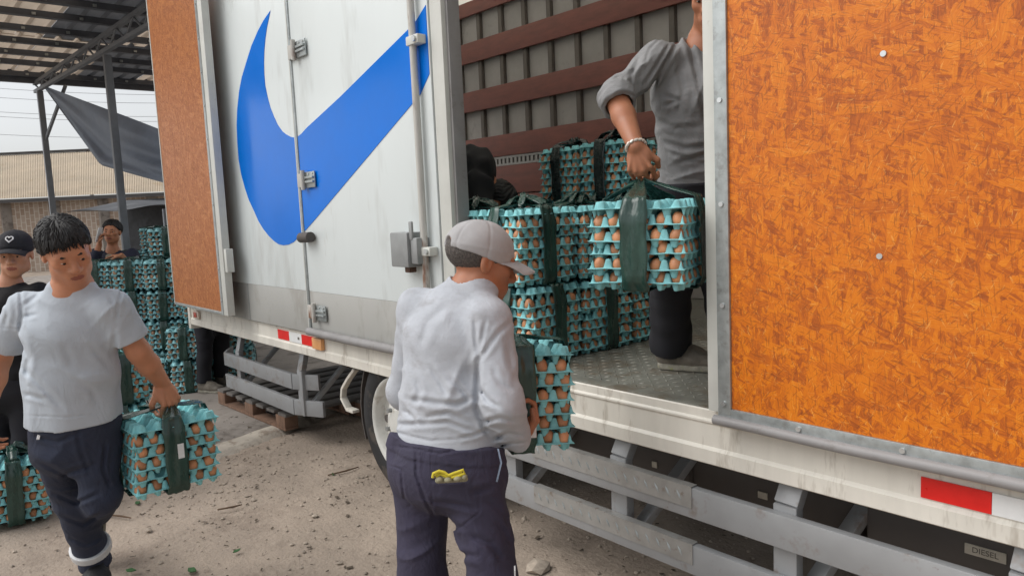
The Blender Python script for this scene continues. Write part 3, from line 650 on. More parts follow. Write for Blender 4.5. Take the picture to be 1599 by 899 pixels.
def egg_mesh(name, m, nu=12, nv=8):
    V = [(0, 0, -.026)]; Fq = []
    for j in range(1, nv):
        t = PI*j/nv; zz = -math.cos(t); r = .0215*math.sin(t)*(1-.10*zz)
        for i in range(nu): V.append((r*math.cos(2*PI*i/nu), r*math.sin(2*PI*i/nu), .0275*zz))
    V.append((0, 0, .0275)); L = len(V)-1
    for i in range(nu): Fq += [(0, 1+(i+1) % nu, 1+i), (L, L-nu+i, L-nu+(i+1) % nu)]
    for j in range(nv-2):
        for i in range(nu): Fq.append((1+j*nu+i, 1+j*nu+(i+1) % nu, 1+(j+1)*nu+(i+1) % nu, 1+(j+1)*nu+i))
    me = bpy.data.meshes.new(name); me.from_pydata(V, [], Fq); me.materials.append(MATS[m])
    me.polygons.foreach_set('use_smooth', np.ones(len(me.polygons), bool)); me.update(); return me
TRAYS = [tray_mesh('tray', 'tray', seed=k) for k in range(4)]
TRAYS_FAR = [tray_mesh('tray_far', 'tray_far', sub=6, seed=k) for k in range(2)]
EGG = egg_mesh('egg', 'egg')
def egg_cells():
    return [(i, j) for i in range(5) for j in range(6) if i in (0, 4) or j in (0, 5)]
def egg_pos(i, j): return ((i+.5-2.5)*TS/5.2*1.02, (j+.5-3)*TS/6.2*1.02, .0335)
def far_eggs():
    em = egg_mesh('egg_low', 'egg_far', 6, 4); v0 = np.array([v.co[:] for v in em.vertices]); f0 = [tuple(p.vertices) for p in em.polygons]
    V = []; Fq = []
    for i, j in egg_cells():
        b = len(V); V += (v0+np.array(egg_pos(i, j))).tolist(); Fq += [tuple(k+b for k in f) for f in f0]
    me = bpy.data.meshes.new('eggs'); me.from_pydata(V, [], Fq); me.materials.append(MATS['egg_far']); me.polygons.foreach_set('use_smooth', np.ones(len(me.polygons), bool)); return me
EGGS_FAR = far_eggs()
def ribbon(pts, width, wdir, seed=0, crumple=.004, thick=.0016, nw=9, sub=5, pinch=None):
    """a strip of plastic film along pts; wdir: its width direction; pinch: width factor per point"""
    rnd = np.random.default_rng(seed); pts = np.array(pts, float); n = len(pts)
    pinch = np.ones(n) if pinch is None else np.array(pinch, float)
    wd = np.array(wdir, float); wd = np.tile(wd, (n, 1)) if wd.ndim == 1 else wd
    t = np.linspace(0, n-1, (n-1)*sub+1); i0 = np.minimum(t.astype(int), n-2); f = (t-i0)[:, None]
    P = pts[i0]*(1-f)+pts[i0+1]*f; W = wd[i0]*(1-f)+wd[i0+1]*f; pk = pinch[i0]*(1-f[:, 0])+pinch[i0+1]*f[:, 0]
    W /= np.linalg.norm(W, axis=1)[:, None]
    Tn = np.gradient(P, axis=0); Tn /= np.linalg.norm(Tn, axis=1)[:, None]+1e-9
    Nn = np.cross(Tn, W); Nn /= np.linalg.norm(Nn, axis=1)[:, None]+1e-9
    s = np.linspace(-1, 1, nw); ph = rnd.random(4)*6.28; fr = 3+rnd.random(2)*4
    V = []
    for k in range(len(P)):
        wr = crumple*(np.sin(s*fr[0]+ph[0]+k*.25)+.7*np.sin(s*fr[1]*1.7+ph[1]-k*.4))*(1.5-pk[k]) + crumple*.8*abs(1-pk[k])*np.sin(s*9+ph[2])*2
        ed = 1+.06*math.sin(k*.9+ph[3])
        V.append(P[k]+W[k]*(s*width/2*pk[k]*ed)[:, None]+Nn[k]*wr[:, None])
    V = np.array(V); m_, k_ = V.shape[:2]; N = m_*k_; idx = np.arange(N).reshape(m_, k_)
    bot = V-Nn[:, None, :]*thick
    q = np.stack([idx[:-1, :-1], idx[1:, :-1], idx[1:, 1:], idx[:-1, 1:]], -1).reshape(-1, 4)
    rim = list(idx[:, 0])+list(idx[-1, 1:])+list(idx[-2::-1, -1])+list(idx[0, -2:0:-1])
    fs = q.tolist()+(q[:, ::-1]+N).tolist()+[(rim[i], rim[(i+1) % len(rim)], rim[(i+1) % len(rim)]+N, rim[i]+N)[::-1] for i in range(len(rim))]
    return np.concatenate([V.reshape(-1, 3), bot.reshape(-1, 3)]), fs
def strap_path(ax, hand, top_spread=.02, seed=0, bulge=.006, top=PH):
    """one loop round the bundle in the plane of axis ax, ends gathered at hand (local)"""
    a = TS/2+.007; e = np.zeros(3); e[ax] = 1; up = np.array((0, 0, 1.)); w = np.zeros(3); w[1-ax] = 1
    rnd = np.random.default_rng(seed); off = w*rnd.uniform(-.015, .015)
    H_ = top+.004; hand = np.array(hand, float)
    pts = [hand+e*.008, hand*.55+.45*(e*a+up*H_)+off*.4, e*(a-.012)+up*(H_+.004)+off, e*(a+bulge)+up*H_*.8+off, e*(a+bulge)+up*H_*.45+off, e*(a+bulge)+up*.03+off, e*(a-.01)-up*.004+off,
           -e*(a-.01)-up*.004+off, -e*(a+bulge)+up*.03+off, -e*(a+bulge)+up*H_*.45+off, -e*(a+bulge)+up*H_*.8+off, -e*(a-.012)+up*(H_+.004)+off, hand*.55+.45*(-e*a+up*H_)+off*.4, hand-e*.008]
    pinch = [.3, .62, .95, 1, 1, 1, 1, 1, 1, 1, 1, .95, .62, .3]
    return pts, w, pinch
STRAP_CACHE = {}
def egg_pack(loc, rotz, label, group=None, tilt=(0, 0), hand=None, near=True, seed=0, width=.072, tagface=None, jitter=1., cut_eggs=None, straps=(0, 1), bow=None, sm='strap', layers=None):
    bow = (hand is None) if bow is None else bow
    rnd = random.Random(seed*17+3)
    t = thing('egg_bundle', label, 'egg trays', loc, (tilt[0], tilt[1], rotz), group)
    nl = layers or (NT_ if near else NT_-1)
    for k in range(nl+1):
        o = link('tray', (TRAYS if near else TRAYS_FAR)[rnd.randrange(4 if near else 2)], t)
        o.location = (rnd.uniform(-.005, .005)*jitter, rnd.uniform(-.005, .005)*jitter, k*PITCH)
        o.rotation_euler = (rnd.uniform(-.018, .018)*jitter, rnd.uniform(-.018, .018)*jitter, (k % 2)*PI/2 + rnd.choice((0, PI)) + rnd.uniform(-.035, .035)*jitter)
        if k == nl: o.location.z += TH*.96; o.rotation_euler.x += PI      # the cover tray lies upside down
        if k < nl:
            if near:
                for i, j in egg_cells():
                    if rnd.random() < .04: continue
                    e = link('egg', EGG, o); p = egg_pos(i, j); e.location = (p[0]+rnd.uniform(-.002, .002), p[1]+rnd.uniform(-.002, .002), p[2]+rnd.uniform(-.003, .004))
                    e.rotation_euler = (rnd.uniform(-.35, .35), rnd.uniform(-.35, .35), rnd.random()*6)
            else:
                e = link('eggs', EGGS_FAR, o); e['kind'] = 'stuff'
    hd = hand if hand is not None else (0, 0, PITCH*nl+TH+.022)
    for ax in straps:
        key = (ax, tuple(np.round(hd, 3)), seed % 3, width, sm)
        if key not in STRAP_CACHE:
            pts, w, pinch = strap_path(ax, hd, seed=seed+ax, top=PITCH*nl+TH)
            v, f = ribbon(pts, width, w, seed+ax, pinch=pinch); o = mesh_obj('strap', v, f, sm, t, local=True, smooth=True); STRAP_CACHE[key] = o.data
        else: o = link('strap', STRAP_CACHE[key], t)
    if bow and near:
        kn = 'bow%d%d%s' % (seed % 4, hand is not None, sm)
        if kn not in STRAP_CACHE:
            mv = []; mf = []; r2 = np.random.default_rng(seed % 4)
            for q in range(7):
                a = r2.random()*6.28; L = .06+.07*r2.random(); h0 = np.array(hd, float); d = np.array((math.cos(a), math.sin(a), 0)); w = np.array((-d[1], d[0], .5*r2.normal()))
                zz = .02+.03*r2.random()
                v, f = ribbon([h0-np.array((0, 0, .012)), h0+d*L*.35+np.array((0, 0, zz*.8)), h0+d*L*.75+np.array((0, 0, zz*.55)), h0+d*L*1.1+np.array((0, 0, -.006))], .042, w, int(a*100), .006, pinch=[.35, .8, 1.1, .8])
                b = len(mv); mv += v.tolist(); mf += [tuple(i+b for i in ff) for ff in f]
            o = mesh_obj('knot', mv, mf, sm, t, local=True, smooth=True); STRAP_CACHE[kn] = o.data
        else: link('knot', STRAP_CACHE[kn], t)
    if tagface is not None:
        ax, sgn, u, z, hh = tagface; a = (TS/2+.0175)*sgn; w_ = .011
        mb = MB().box(*((min(a, a+.002*sgn), max(a, a+.002*sgn), u-w_, u+w_) if ax == 0 else (u-w_, u+w_, min(a, a+.002*sgn), max(a, a+.002*sgn))), z, z+hh)
        mb.build('paper_label', 'paper', t, local=True)
    return t
PKG = {}
def packs():
    G1 = 'egg bundles stacked in the truck'; h = PH+.004
    X0 = -2.365; z0 = ZF+.004; z1 = z0+h+.008
    ro = [.03, -.02, .04, -.05, .02, .03, -.03, 0.05]
    D = [((X0, .205, z0), 'egg bundle on the truck floor at the front corner of the stack by the sill'),
         ((X0+.01, .535, z0), 'middle egg bundle of the bottom row facing the open floor plate'),
         ((X0, .865, z0), 'egg bundle of the bottom row nearest the dark trouser leg and shoe'),
         ((X0-.02, .19, z1), 'upper egg bundle with broad straps directly above the front corner bundle'),
         ((X0+.0, .53, z1), 'upper egg bundle half hidden behind the bundle lifted by the person in the truck'),
         ((X0+.0, .87, z1), 'upper egg bundle at the back of the row behind the lifted bundle'),
         ((X0-.35, .20, z0), 'bottom egg bundle behind the grey cap inside the doorway'),
         ((X0-.36, .20, z1), 'upper egg bundle showing just above the grey cap'),
         ((X0-.35, .54, z0), 'hidden bottom egg bundle one row behind the grey cap'),
         ((X0-.35, .55, z1), 'upper egg bundle one row behind the grey cap'),
         ((X0-.36, 1.0, z0), 'bottom egg bundle under the rear tied pair'), ((X0-.36, 1.0, z1), 'middle egg bundle under the rear tied pair'),
         ((X0-.70, 1.05, z0), 'bottom egg bundle under the rear tied pair toward the tail'), ((X0-.70, 1.05, z1), 'middle egg bundle under the rear tied pair toward the tail'),
         ((X0-.70, .21, z0), 'bottom egg bundle beneath the crumpled black film by the door post'), ((X0-.70, .21, z1), 'upper egg bundle beside the door post under black film')]
    for k, (l, lab) in enumerate(D): egg_pack(l, ro[k % 8], lab, G1, seed=k, jitter=1.1, sm='strap')
    z2 = z1+h+.008
    egg_pack((X0-.28, 1.14, z2), .05, 'tied egg bundle highest at the back, nearer the lifting hand', G1, seed=21, sm='strap_black')
    egg_pack((X0-.62, 1.16, z2), -.04, 'tied egg bundle highest at the back beside the cargo track', G1, seed=22, sm='strap_black')
packs()

# ------------------------------------------------------------------ people: smooth solids turned into one continuous mesh
class Solid:
    def __init__(s): s.p = []
    def seg(s, a, b, ra, rb=None, lat=None, k=.02, cuts=(), op='+'):
        rb = ra if rb is None else rb
        s.p.append(('seg', np.array(a, float), np.array(b, float), ra, rb, None if lat is None else unit(lat), k, cuts, op)); return s
    def ell(s, c, r, M=None, k=.015, op='+', cuts=()):
        s.p.append(('ell', np.array(c, float), np.array(r, float), np.eye(3) if M is None else np.array(M, float), k, cuts, op)); return s
    def bounds(s):
        lo = np.full(3, 1e9); hi = -lo
        for p in s.p:
            if p[-1] == '-': continue
            l, h = s._bb(p); lo = np.minimum(lo, l); hi = np.maximum(hi, h)
        return lo, hi
    def _bb(s, p):
        if p[0] == 'seg':
            r = max(np.max(p[3]), np.max(p[4])); return np.minimum(p[1], p[2])-r, np.maximum(p[1], p[2])+r
        e = np.sqrt(((p[3]*p[2][:, None])**2).sum(0)); return p[1]-e, p[1]+e
    def mesh(s, h, disp=None, smooth_it=1):
        lo, hi = s.bounds(); pad = .02; lo = lo-pad; hi = hi+pad
        n = np.ceil((hi-lo)/h).astype(int)+1; Fd = np.full(n, .2, np.float32)
        for p in s.p:
            l, hh = s._bb(p); k = p[-3]; ex = k+.02
            i0 = np.maximum(np.floor((l-ex-lo)/h).astype(int), 0); i1 = np.minimum(np.ceil((hh+ex-lo)/h).astype(int)+1, n)
            if np.any(i1 <= i0): continue
            g = [((np.arange(i0[d], i1[d])*h+lo[d])).astype(np.float32) for d in range(3)]
            X, Y, Z = g[0][:, None, None], g[1][None, :, None], g[2][None, None, :]
            if p[0] == 'seg':
                _, a, b, ra, rb, lat, k, cuts, op = p
                ba = b-a; L2 = max(ba.dot(ba), 1e-9); x, y, z = X-a[0], Y-a[1], Z-a[2]
                t = np.clip((x*ba[0]+y*ba[1]+z*ba[2])/L2, 0, 1); qx, qy, qz = x-t*ba[0], y-t*ba[1], z-t*ba[2]; q2 = qx*qx+qy*qy+qz*qz
                if lat is None: d = np.sqrt(q2)-(ra+(rb-ra)*t)
                else:
                    u = qx*lat[0]+qy*lat[1]+qz*lat[2]; rx = ra[0]+(rb[0]-ra[0])*t; ry = ra[1]+(rb[1]-ra[1])*t
                    v2 = np.maximum(q2-u*u, 0); e = np.sqrt((u/rx)**2+v2/ry**2)
                    d = (e-1)*np.minimum(rx, ry)
            else:
                _, c, r, M, k, cuts, op = p
                x, y, z = X-c[0], Y-c[1], Z-c[2]; q = [(M[i][0]*x+M[i][1]*y+M[i][2]*z)/r[i] for i in range(3)]
                k0 = np.sqrt(q[0]**2+q[1]**2+q[2]**2); k1 = np.sqrt((q[0]/r[0])**2+(q[1]/r[1])**2+(q[2]/r[2])**2)+1e-6; d = k0*(k0-1)/k1
            for cp, cn in cuts: d = np.maximum(d, (X-cp[0])*cn[0]+(Y-cp[1])*cn[1]+(Z-cp[2])*cn[2])
            sl = tuple(slice(i0[i], i1[i]) for i in range(3)); cur = Fd[sl]
            if op == '+':
                hk = np.clip(.5+.5*(d-cur)/k, 0, 1); Fd[sl] = d+(cur-d)*hk-k*hk*(1-hk)
            else:
                d2 = -d; hk = np.clip(.5-.5*(cur-d2)/k, 0, 1); hk = np.clip(.5+.5*(cur-d2)/k, 0, 1); Fd[sl] = d2+(cur-d2)*hk+k*hk*(1-hk)
        if disp is not None:
            idx = np.argwhere(np.abs(Fd) < .022); P = idx*h+lo; Fd[idx[:, 0], idx[:, 1], idx[:, 2]] += disp(P).astype(np.float32)
        return surface_nets(Fd, lo, h, smooth_it)
def surface_nets(Fd, lo, h, smooth_it=1):
    S = Fd < 0; n = S.shape
    c = np.zeros(tuple(np.array(n)-1), np.uint8)
    for a in (0, 1):
        for b in (0, 1):
            for d in (0, 1): c += S[a:n[0]-1+a, b:n[1]-1+b, d:n[2]-1+d]
    act = np.argwhere((c > 0) & (c < 8)); m = len(act)
    ids = np.full(c.shape, -1, np.int32); ids[act[:, 0], act[:, 1], act[:, 2]] = np.arange(m)
    corner = np.array([(a, b, d) for a in (0, 1) for b in (0, 1) for d in (0, 1)]); vals = np.stack([Fd[act[:, 0]+a, act[:, 1]+b, act[:, 2]+d] for a, b, d in corner], 1)
    acc = np.zeros((m, 3)); cnt = np.zeros(m)
    for i in range(8):
        for j in range(i+1, 8):
            if np.abs(corner[i]-corner[j]).sum() != 1: continue
            x = (vals[:, i] < 0) != (vals[:, j] < 0); t = vals[:, i]/(vals[:, i]-vals[:, j]+1e-12); t = np.where(x, t, 0)
            acc += x[:, None]*(corner[i]+t[:, None]*(corner[j]-corner[i])); cnt += x
    V = lo+(act+acc/np.maximum(cnt, 1)[:, None])*h
    Q = []
    for ax in range(3):
        o = [0, 0, 0]; o[ax] = 1
        A = S[:n[0]-o[0], :n[1]-o[1], :n[2]-o[2]]; B = S[o[0]:, o[1]:, o[2]:]
        e = np.argwhere(A != B); u, v = [(1, 2), (2, 0), (0, 1)][ax]
        ok = (e[:, u] > 0) & (e[:, v] > 0) & (e[:, u] < n[u]-1) & (e[:, v] < n[v]-1); e = e[ok]
        fl = A[e[:, 0], e[:, 1], e[:, 2]]
        def g(du, dv):
            q = e.copy(); q[:, u] -= du; q[:, v] -= dv; return ids[q[:, 0], q[:, 1], q[:, 2]]
        q = np.stack([g(1, 1), g(0, 1), g(0, 0), g(1, 0)], 1); q = np.where(fl[:, None], q, q[:, ::-1]); Q.append(q)
    Q = np.concatenate(Q); Q = Q[(Q >= 0).all(1)]
    for _ in range(smooth_it):
        s_ = np.zeros_like(V); k_ = np.zeros(len(V))
        for i in range(4):
            a, b = Q[:, i], Q[:, (i+1) % 4]
            for d in range(3): s_[:, d] += np.bincount(a, V[b, d], len(V))+np.bincount(b, V[a, d], len(V))
            k_ += np.bincount(a, minlength=len(V))+np.bincount(b, minlength=len(V))
        V = V*.5+.5*s_/np.maximum(k_, 1)[:, None]
    return V, Q
def creases(lines, dlim, org=(0, 0), sc=1.):
    """pressed-in fold lines: (points, width, depth); depth < 0 makes a ridge. Points are given in the photograph."""
    L = [(np.array([(org[0]+sc*x, org[1]+sc*y) for x, y in pts]), w, a) for pts, w, a in lines]
    def f(P):
        q = (P-CAM)@RC; u = np.stack([CX+F_PX*q[:, 0]/q[:, 2], CY+F_PX*q[:, 1]/q[:, 2]], 1); fr = np.clip((dlim-q[:, 2])/.05, 0, 1); d = np.zeros(len(P))
        for pts, w, a in L:
            best = np.full(len(P), 1e9); n = len(pts)-1; tt = np.zeros(len(P))
            for i in range(n):
                ba = pts[i+1]-pts[i]; t = np.clip(((u-pts[i])@ba)/max(ba@ba, 1e-6), 0, 1); ds = np.linalg.norm(u-pts[i]-t[:, None]*ba, axis=1)
                m_ = ds < best; best = np.where(m_, ds, best); tt = np.where(m_, (i+t)/n, tt)
            tp = np.clip(np.minimum(tt, 1-tt)*6+.25, 0, 1)
            d += fr*tp*a*.8*(np.exp(-(best/w)**2)-.55*np.exp(-((best-2.1*w)/(1.1*w))**2))
        return d
    return f
def nz(P, k, ph=0., warp=1.2):
    """smooth pseudo-random waves, one value per point"""
    k = np.asarray(k, float); q = P@k
    w = np.sin(P@np.array((11., -7, 5))+ph*1.7)+np.sin(P@np.array((-6., 9, 13))+ph)
    return np.sin(q+ph+warp*w)
def ridge(x): return 1-np.abs(x)
def fold_field(folds, base=.002, seed=0):
    """folds: (centre, reach, direction across the folds, wavelength, depth)"""
    rg = np.random.default_rng(seed); ks = [unit(rg.normal(size=3))*2*PI/w for w in (.11, .15, .21, .08)]
    def f(P):
        d = np.zeros(len(P))
        for i, k in enumerate(ks): d += base*nz(P, k, i*1.3+seed)*(.6 if i == 3 else 1)
        for j, (c, R_, dr, wl, dep) in enumerate(folds):
            r = np.linalg.norm(P-np.array(c), axis=1); w = np.clip(1-r/R_, 0, 1); w = w*w*(3-2*w)
            dr = unit(dr); wl = wl*1.5; rel = P-np.array(c); ax2 = unit(np.cross(dr, (.3, .5, .8)))
            fan = dr+ax2*.0; q = (rel@fan)*2*PI/wl*(1+.8*(rel@ax2)/R_)+1.1*np.sin(P@(ax2*14)+j)+.7*np.sin(P@np.array((9., 17, -12))+2*j)
            mk = np.clip(.55+.6*np.sin(P@np.array((13., -9, 8))+j*1.7)*np.sin(P@np.array((-5., 11, 15))+j), 0, 1)
            rr = np.abs(np.sin(q*.5+j)); d += dep*1.25*w*mk*(.45-(1-rr)**2.6)
        return d
    return f
def head_frame(f, u):
    f = unit(f); u = np.array(u, float); u = unit(u-f*f.dot(u)); l = np.cross(u, f); return np.array([l, f, u])
def add_head(S, c, M, s=1., detail=True):
    c = np.array(c, float); W = lambda x, y, z: c+(M[0]*x+M[1]*y+M[2]*z)*s
    E = lambda p, r, **kw: S.ell(W(*p), np.array(r)*s, kw.pop('M', M), **kw)
    E((0, -.016, .034), (.076, .095, .080), k=.02); E((0, .022, -.014), (.060, .066, .094), k=.03); E((0, .028, -.064), (.048, .052, .046), k=.03)
    E((0, .066, -.099), (.022, .02, .018), k=.025)
    for sx in (-1, 1):
        E((sx*.042, .056, -.014), (.020, .022, .018), k=.025); E((sx*.050, .0, -.068), (.012, .026, .022), k=.03)
        E((sx*.077, -.010, -.004), (.009, .019, .031), k=.006)
        if detail: E((sx*.086, -.004, -.002), (.006, .010, .018), k=.006, op='-')
    if not detail:
        E((0, .092, -.022), (.012, .016, .02), k=.012); return W
    S.seg(W(-.036, .074, .022), W(.036, .074, .022), .013*s, k=.02)
    for sx in (-1, 1):
        E((sx*.031, .094, .003), (.020, .014, .011), k=.012, op='-')
        E((sx*.031, .070, .003), (.0145, .0145, .0125), k=.004)
        S.seg(W(sx*.017, .0815, .006), W(sx*.031, .086, .0105), .0034*s, k=.004); S.seg(W(sx*.031, .086, .0105), W(sx*.046, .0775, .006), .0034*s, k=.004)
        E((sx*.0145, .091, -.031), (.0105, .0115, .009), k=.007)
    S.seg(W(0, .083, .014), W(0, .107, -.026), .0082*s, .0142*s, k=.012)
    E((0, .079, -.062), (.030, .014, .020), k=.02)
    E((0, .0905, -.0595), (.022, .0085, .0048), k=.005); E((0, .089, -.0695), (.019, .0085, .0058), k=.005)
    S.seg(W(-.021, .0985, -.0645), W(.021, .0985, -.0645), .0026*s, k=.004, op='-')
    return W
def add_hand(S, w, d, n, t, curl=.9, s=1., spread=1., thumb=1.):
    """wrist w, along the palm d, palm faces n, thumb side t; curl 0 open .. 1.6 fist"""
    w = np.array(w, float); d = unit(d); n = np.array(n, float); n = unit(n-d*n.dot(d)); t0 = np.array(t, float); t = np.cross(d, n); t = t if t.dot(t0) > 0 else -t
    Mh = np.array([t, d, n])
    S.ell(w+d*.047*s, np.array((.041, .054, .0165))*s, Mh, k=.012); S.ell(w+d*.03*s+t*.024*s+n*.008*s, np.array((.018, .03, .015))*s, Mh, k=.012)
    for i, (o, L, k0) in enumerate(((.030, .95, .082), (.010, 1.06, .088), (-.010, 1.0, .085), (-.028, .80, .077))):
        S.seg(w+(d*.025+t*o*.55-n*.011)*s, w+(d*(k0-.006)+t*o*spread-n*.010)*s, .0042*s, .0078*s, k=.005)
        p = w+(d*k0+t*o*spread)*s; a = curl*(.75+.06*i); r = .0092-.0004*i
        for j, (ln, dc) in enumerate(((.043, 1.), (.028, 1.15), (.021, .7))):
            a2 = a if j == 0 else a+dc*curl*.9
            a = a2; q = p+(d*math.cos(a)+n*math.sin(a))*ln*L*s; S.seg(p, q, (r-.0006*j)*s, (r-.001*(j+1))*s, k=.0022); p = q
    p = w+(d*.028+t*.032+n*.006)*s; q = p+unit(d*.75+t*.6*thumb+n*.35)*.04*s; S.seg(p, q, .012*s, .0105*s, k=.008)
    S.seg(q, q+unit(d*.8-t*.15+n*(.3+.4*curl))*.03*s, .0102*s, .0085*s, k=.005)
def shoe_solid(heel, toe, up=(0, 0, 1), s=1.):
    heel, toe = np.array(heel, float), np.array(toe, float); f = unit(toe-heel); up = unit(np.array(up, float)-f*np.dot(up, f)); l = np.cross(up, f); L = np.linalg.norm(toe-heel)
    S = Solid(); M = np.array([l, f, up])
    S.seg(heel+f*.045+up*.045, heel+f*L*.55+up*.05, (.040, .046), (.048, .044), l, k=.02, cuts=((heel+up*.016, -up),))
    S.seg(heel+f*L*.5+up*.045, toe-f*.05+up*.034, (.050, .042), (.046, .032), l, k=.02, cuts=((heel+up*.016, -up),))
    S.seg(heel+f*.055+up*.06, heel+f*.065+up*.115, (.040, .046), (.042, .048), l, k=.02); S.seg(heel+f*.10+up*.105, heel+f*.155+up*.072, (.026, .012), (.024, .012), l, k=.01)
    for j in range(5): c_ = heel+f*(.105+.016*j)+up*(.108-.0095*j); S.seg(c_-l*.026, c_+l*.026, .005, k=.003)
    So = Solid(); So.seg(heel+f*.045+up*.012, toe-f*.045+up*.012, (.046, .04), (.052, .04), l, k=.01, cuts=((heel+up*.024, up), (heel, -up)))
    return S, So
def emit_solid(name, S, m, parent, h, disp=None, it=1, lips=None, mats=None):
    V, Q = S.mesh(h, disp, it)
    mi = None
    if lips is not None:
        c = V[Q].mean(1); mi = np.zeros(len(Q), int)
        for cc, r, M in lips:
            q = ((c-cc)@np.array(M).T)/np.array(r); mi[(q**2).sum(1) < 1] = 1
    return mesh_obj(name, V, Q, m, parent, smooth=True, mi=mi, mats=mats)
def eyes_and_brows(W, M, s, parent, look=(0, 0), hair='hair'):
    for sx in (-1, 1):
        S = Solid().ell(W(sx*.031, .0725, .0025), np.array((.0138, .0134, .0068))*s, M, k=.004); e = emit_solid('eye', S, 'eye_white', parent, .0022)
        S = Solid().ell(W(sx*.031+look[0]*.006, .0835, .002+look[1]*.004), np.array((.0062, .0035, .0066))*s, M, k=.004); emit_solid('iris', S, 'iris', e, .0014)
        S = Solid().seg(W(sx*.014, .0885, .0245), W(sx*.032, .0865, .0265), .0040*s, .0046*s, k=.004).seg(W(sx*.032, .0865, .027), W(sx*.053, .068, .0195), .0044*s, .0022*s, k=.004); emit_solid('eyebrow', S, hair, parent, .0022)
def cap_parts(c, M, s, parent, m, up_tilt=.10, hole=True):
    c = np.array(c, float); a = up_tilt; M2 = np.array([M[0], M[1]*math.cos(a)+M[2]*math.sin(a), M[2]*math.cos(a)-M[1]*math.sin(a)])
    W = lambda x, y, z: c+(M2[0]*x+M2[1]*y+M2[2]*z)*s
    S = Solid(); S.ell(W(0, -.014, .040), np.array((.087, .106, .088))*s, M2, k=.01, cuts=((W(0, 0, .012), unit(-M2[2]-M2[1]*.16)),))
    if hole: S.ell(W(0, -.122, .040), np.array((.034, .035, .020))*s, M2, k=.004, op='-')
    S.ell(W(0, -.014, .129), np.array((.007, .007, .004))*s, M2, k=.004)
    cc = W(0, -.014, .04)
    def seams(P):
        q = (P-cc)@M2.T/s; az = np.arctan2(q[:, 0], q[:, 1]); dd = np.zeros(len(P)); rr = np.hypot(q[:, 0], q[:, 1])
        for k in range(6):
            dl = (az-(k*PI/3+PI/6)+PI) % (2*PI)-PI; dd += .0016*np.exp(-(dl*rr/.0035)**2)
        dd += .0012*np.sin(q[:, 0]*70+2*np.sin(q[:, 1]*40))*np.sin(q[:, 2]*60)
        dd -= .0014*np.exp(-((q[:, 2]-.0)/.006)**2)
        return dd
    cp = emit_solid('cap', S, m, parent, .0028, seams)
    V = []; n1, n2 = 21, 9                                    # brim: a bowed sheet with an edge
    for side in (0, 1):
        for i in range(n1):
            x = (i/(n1-1)*2-1)*.074
            for j in range(n2):
                v = j/(n2-1); y0 = -.014+.104*math.sqrt(max(0, 1-(x/.086)**2)); y1 = .088+.078*math.sqrt(max(0, 1-(x/.0765)**2))
                y = y0-.006+(max(y1, y0)-y0+.006)*v; z = .030-3.6*x*x-.018*v*v-(.0038 if side else 0)
                V.append(W(x, y, z))
    N = n1*n2; Fq = []
    for i in range(n1-1):
        for j in range(n2-1):
            q = (i*n2+j, (i+1)*n2+j, (i+1)*n2+j+1, i*n2+j+1); Fq += [q, tuple(k+N for k in q[::-1])]
    rim = [i*n2 for i in range(n1)]+[(n1-1)*n2+j for j in range(1, n2)]+[i*n2+n2-1 for i in range(n1-2, -1, -1)]+[j for j in range(n2-2, 0, -1)]
    Fq += [(rim[i], rim[i]+N, rim[(i+1) % len(rim)]+N, rim[(i+1) % len(rim)]) for i in range(len(rim))]
    br = mesh_obj('brim', V, Fq, m, cp, smooth=True)
    bm = bmesh.new(); bm.from_mesh(br.data); bmesh.ops.recalc_face_normals(bm, faces=bm.faces); bm.to_mesh(br.data); bm.free(); br.data.set_sharp_from_angle(angle=1.)
    return cp, W, M2
def hair_cap(c, M, s, parent, m, front=.055, low=-.03, thick=.012, seed=0, tufts=120, fringe=True):
    c = np.array(c, float); W = lambda x, y, z: c+(M[0]*x+M[1]*y+M[2]*z)*s
    S = Solid().ell(W(0, -.020, .036), (np.array((.076, .095, .080))+thick)*s, M, k=.01, cuts=((W(0, front, .05), unit(M[1]*.75-M[2]*.66)), (W(0, -.05, low), unit(-M[2]*.9+M[1]*.45))))
    for sx in (-1, 1): S.ell(W(sx*.082, .012, -.012), np.array((.02, .024, .035))*s, M, k=.008, op='-')
    def strands(P):
        q = (P-c)@M.T/s; az = np.arctan2(q[:, 0], q[:, 1]+.03); return .0022*np.sin(az*34+6*np.sin(q[:, 2]*40+az*3))+.0025*np.sin(az*15+q[:, 2]*50)
    hr = emit_solid('hair', S, m, parent, .0034, strands)
    rg = np.random.default_rng(seed); mb = MB()
    for k in range(tufts):
        az = rg.uniform(-PI, PI); el = rg.uniform(.1, 1.35); R0 = np.array((.076, .095, .080))+thick-.003
        p = np.array((math.sin(az)*math.cos(el)*R0[0], -.020+math.cos(az)*math.cos(el)*R0[1], .036+math.sin(el)*R0[2]))
        e2 = el-rg.uniform(.35, .7); az2 = az+rg.normal()*.12
        q = np.array((math.sin(az2)*math.cos(e2)*R0[0], -.020+math.cos(az2)*math.cos(e2)*R0[1], .036+math.sin(e2)*R0[2]))*np.array((1.05, 1.05, 1.03))
        if q[1] > .03 and q[2] < .055 or q[2] < low+.03 or (abs(q[1]) < .045 and q[2] < .03): continue
        md = (p+q)/2*1.05; mb.tube([W(*p), W(*md), W(*q)], [.0018*s, .0026*s, .0005*s], 4)
    if fringe:
        for k in range(70):
            x = rg.uniform(-.066, .066); L = rg.uniform(.004, .026)+.012*(abs(x) > .04); y0 = .078*math.sqrt(max(0.1, 1-(x/.085)**2))
            mb.tube([W(x*.9, y0-.012, .088), W(x, y0+.004, .070), W(x+rg.normal()*.006, y0+.008, .066-L)], [.0026*s, .0026*s, .0005*s], 4)
    mb.build('locks', m, hr, smooth=True)
    return hr
def person_root(label, ground): return thing('person', label, 'person', ground)
DOWN = np.array((0, 0, -1.))
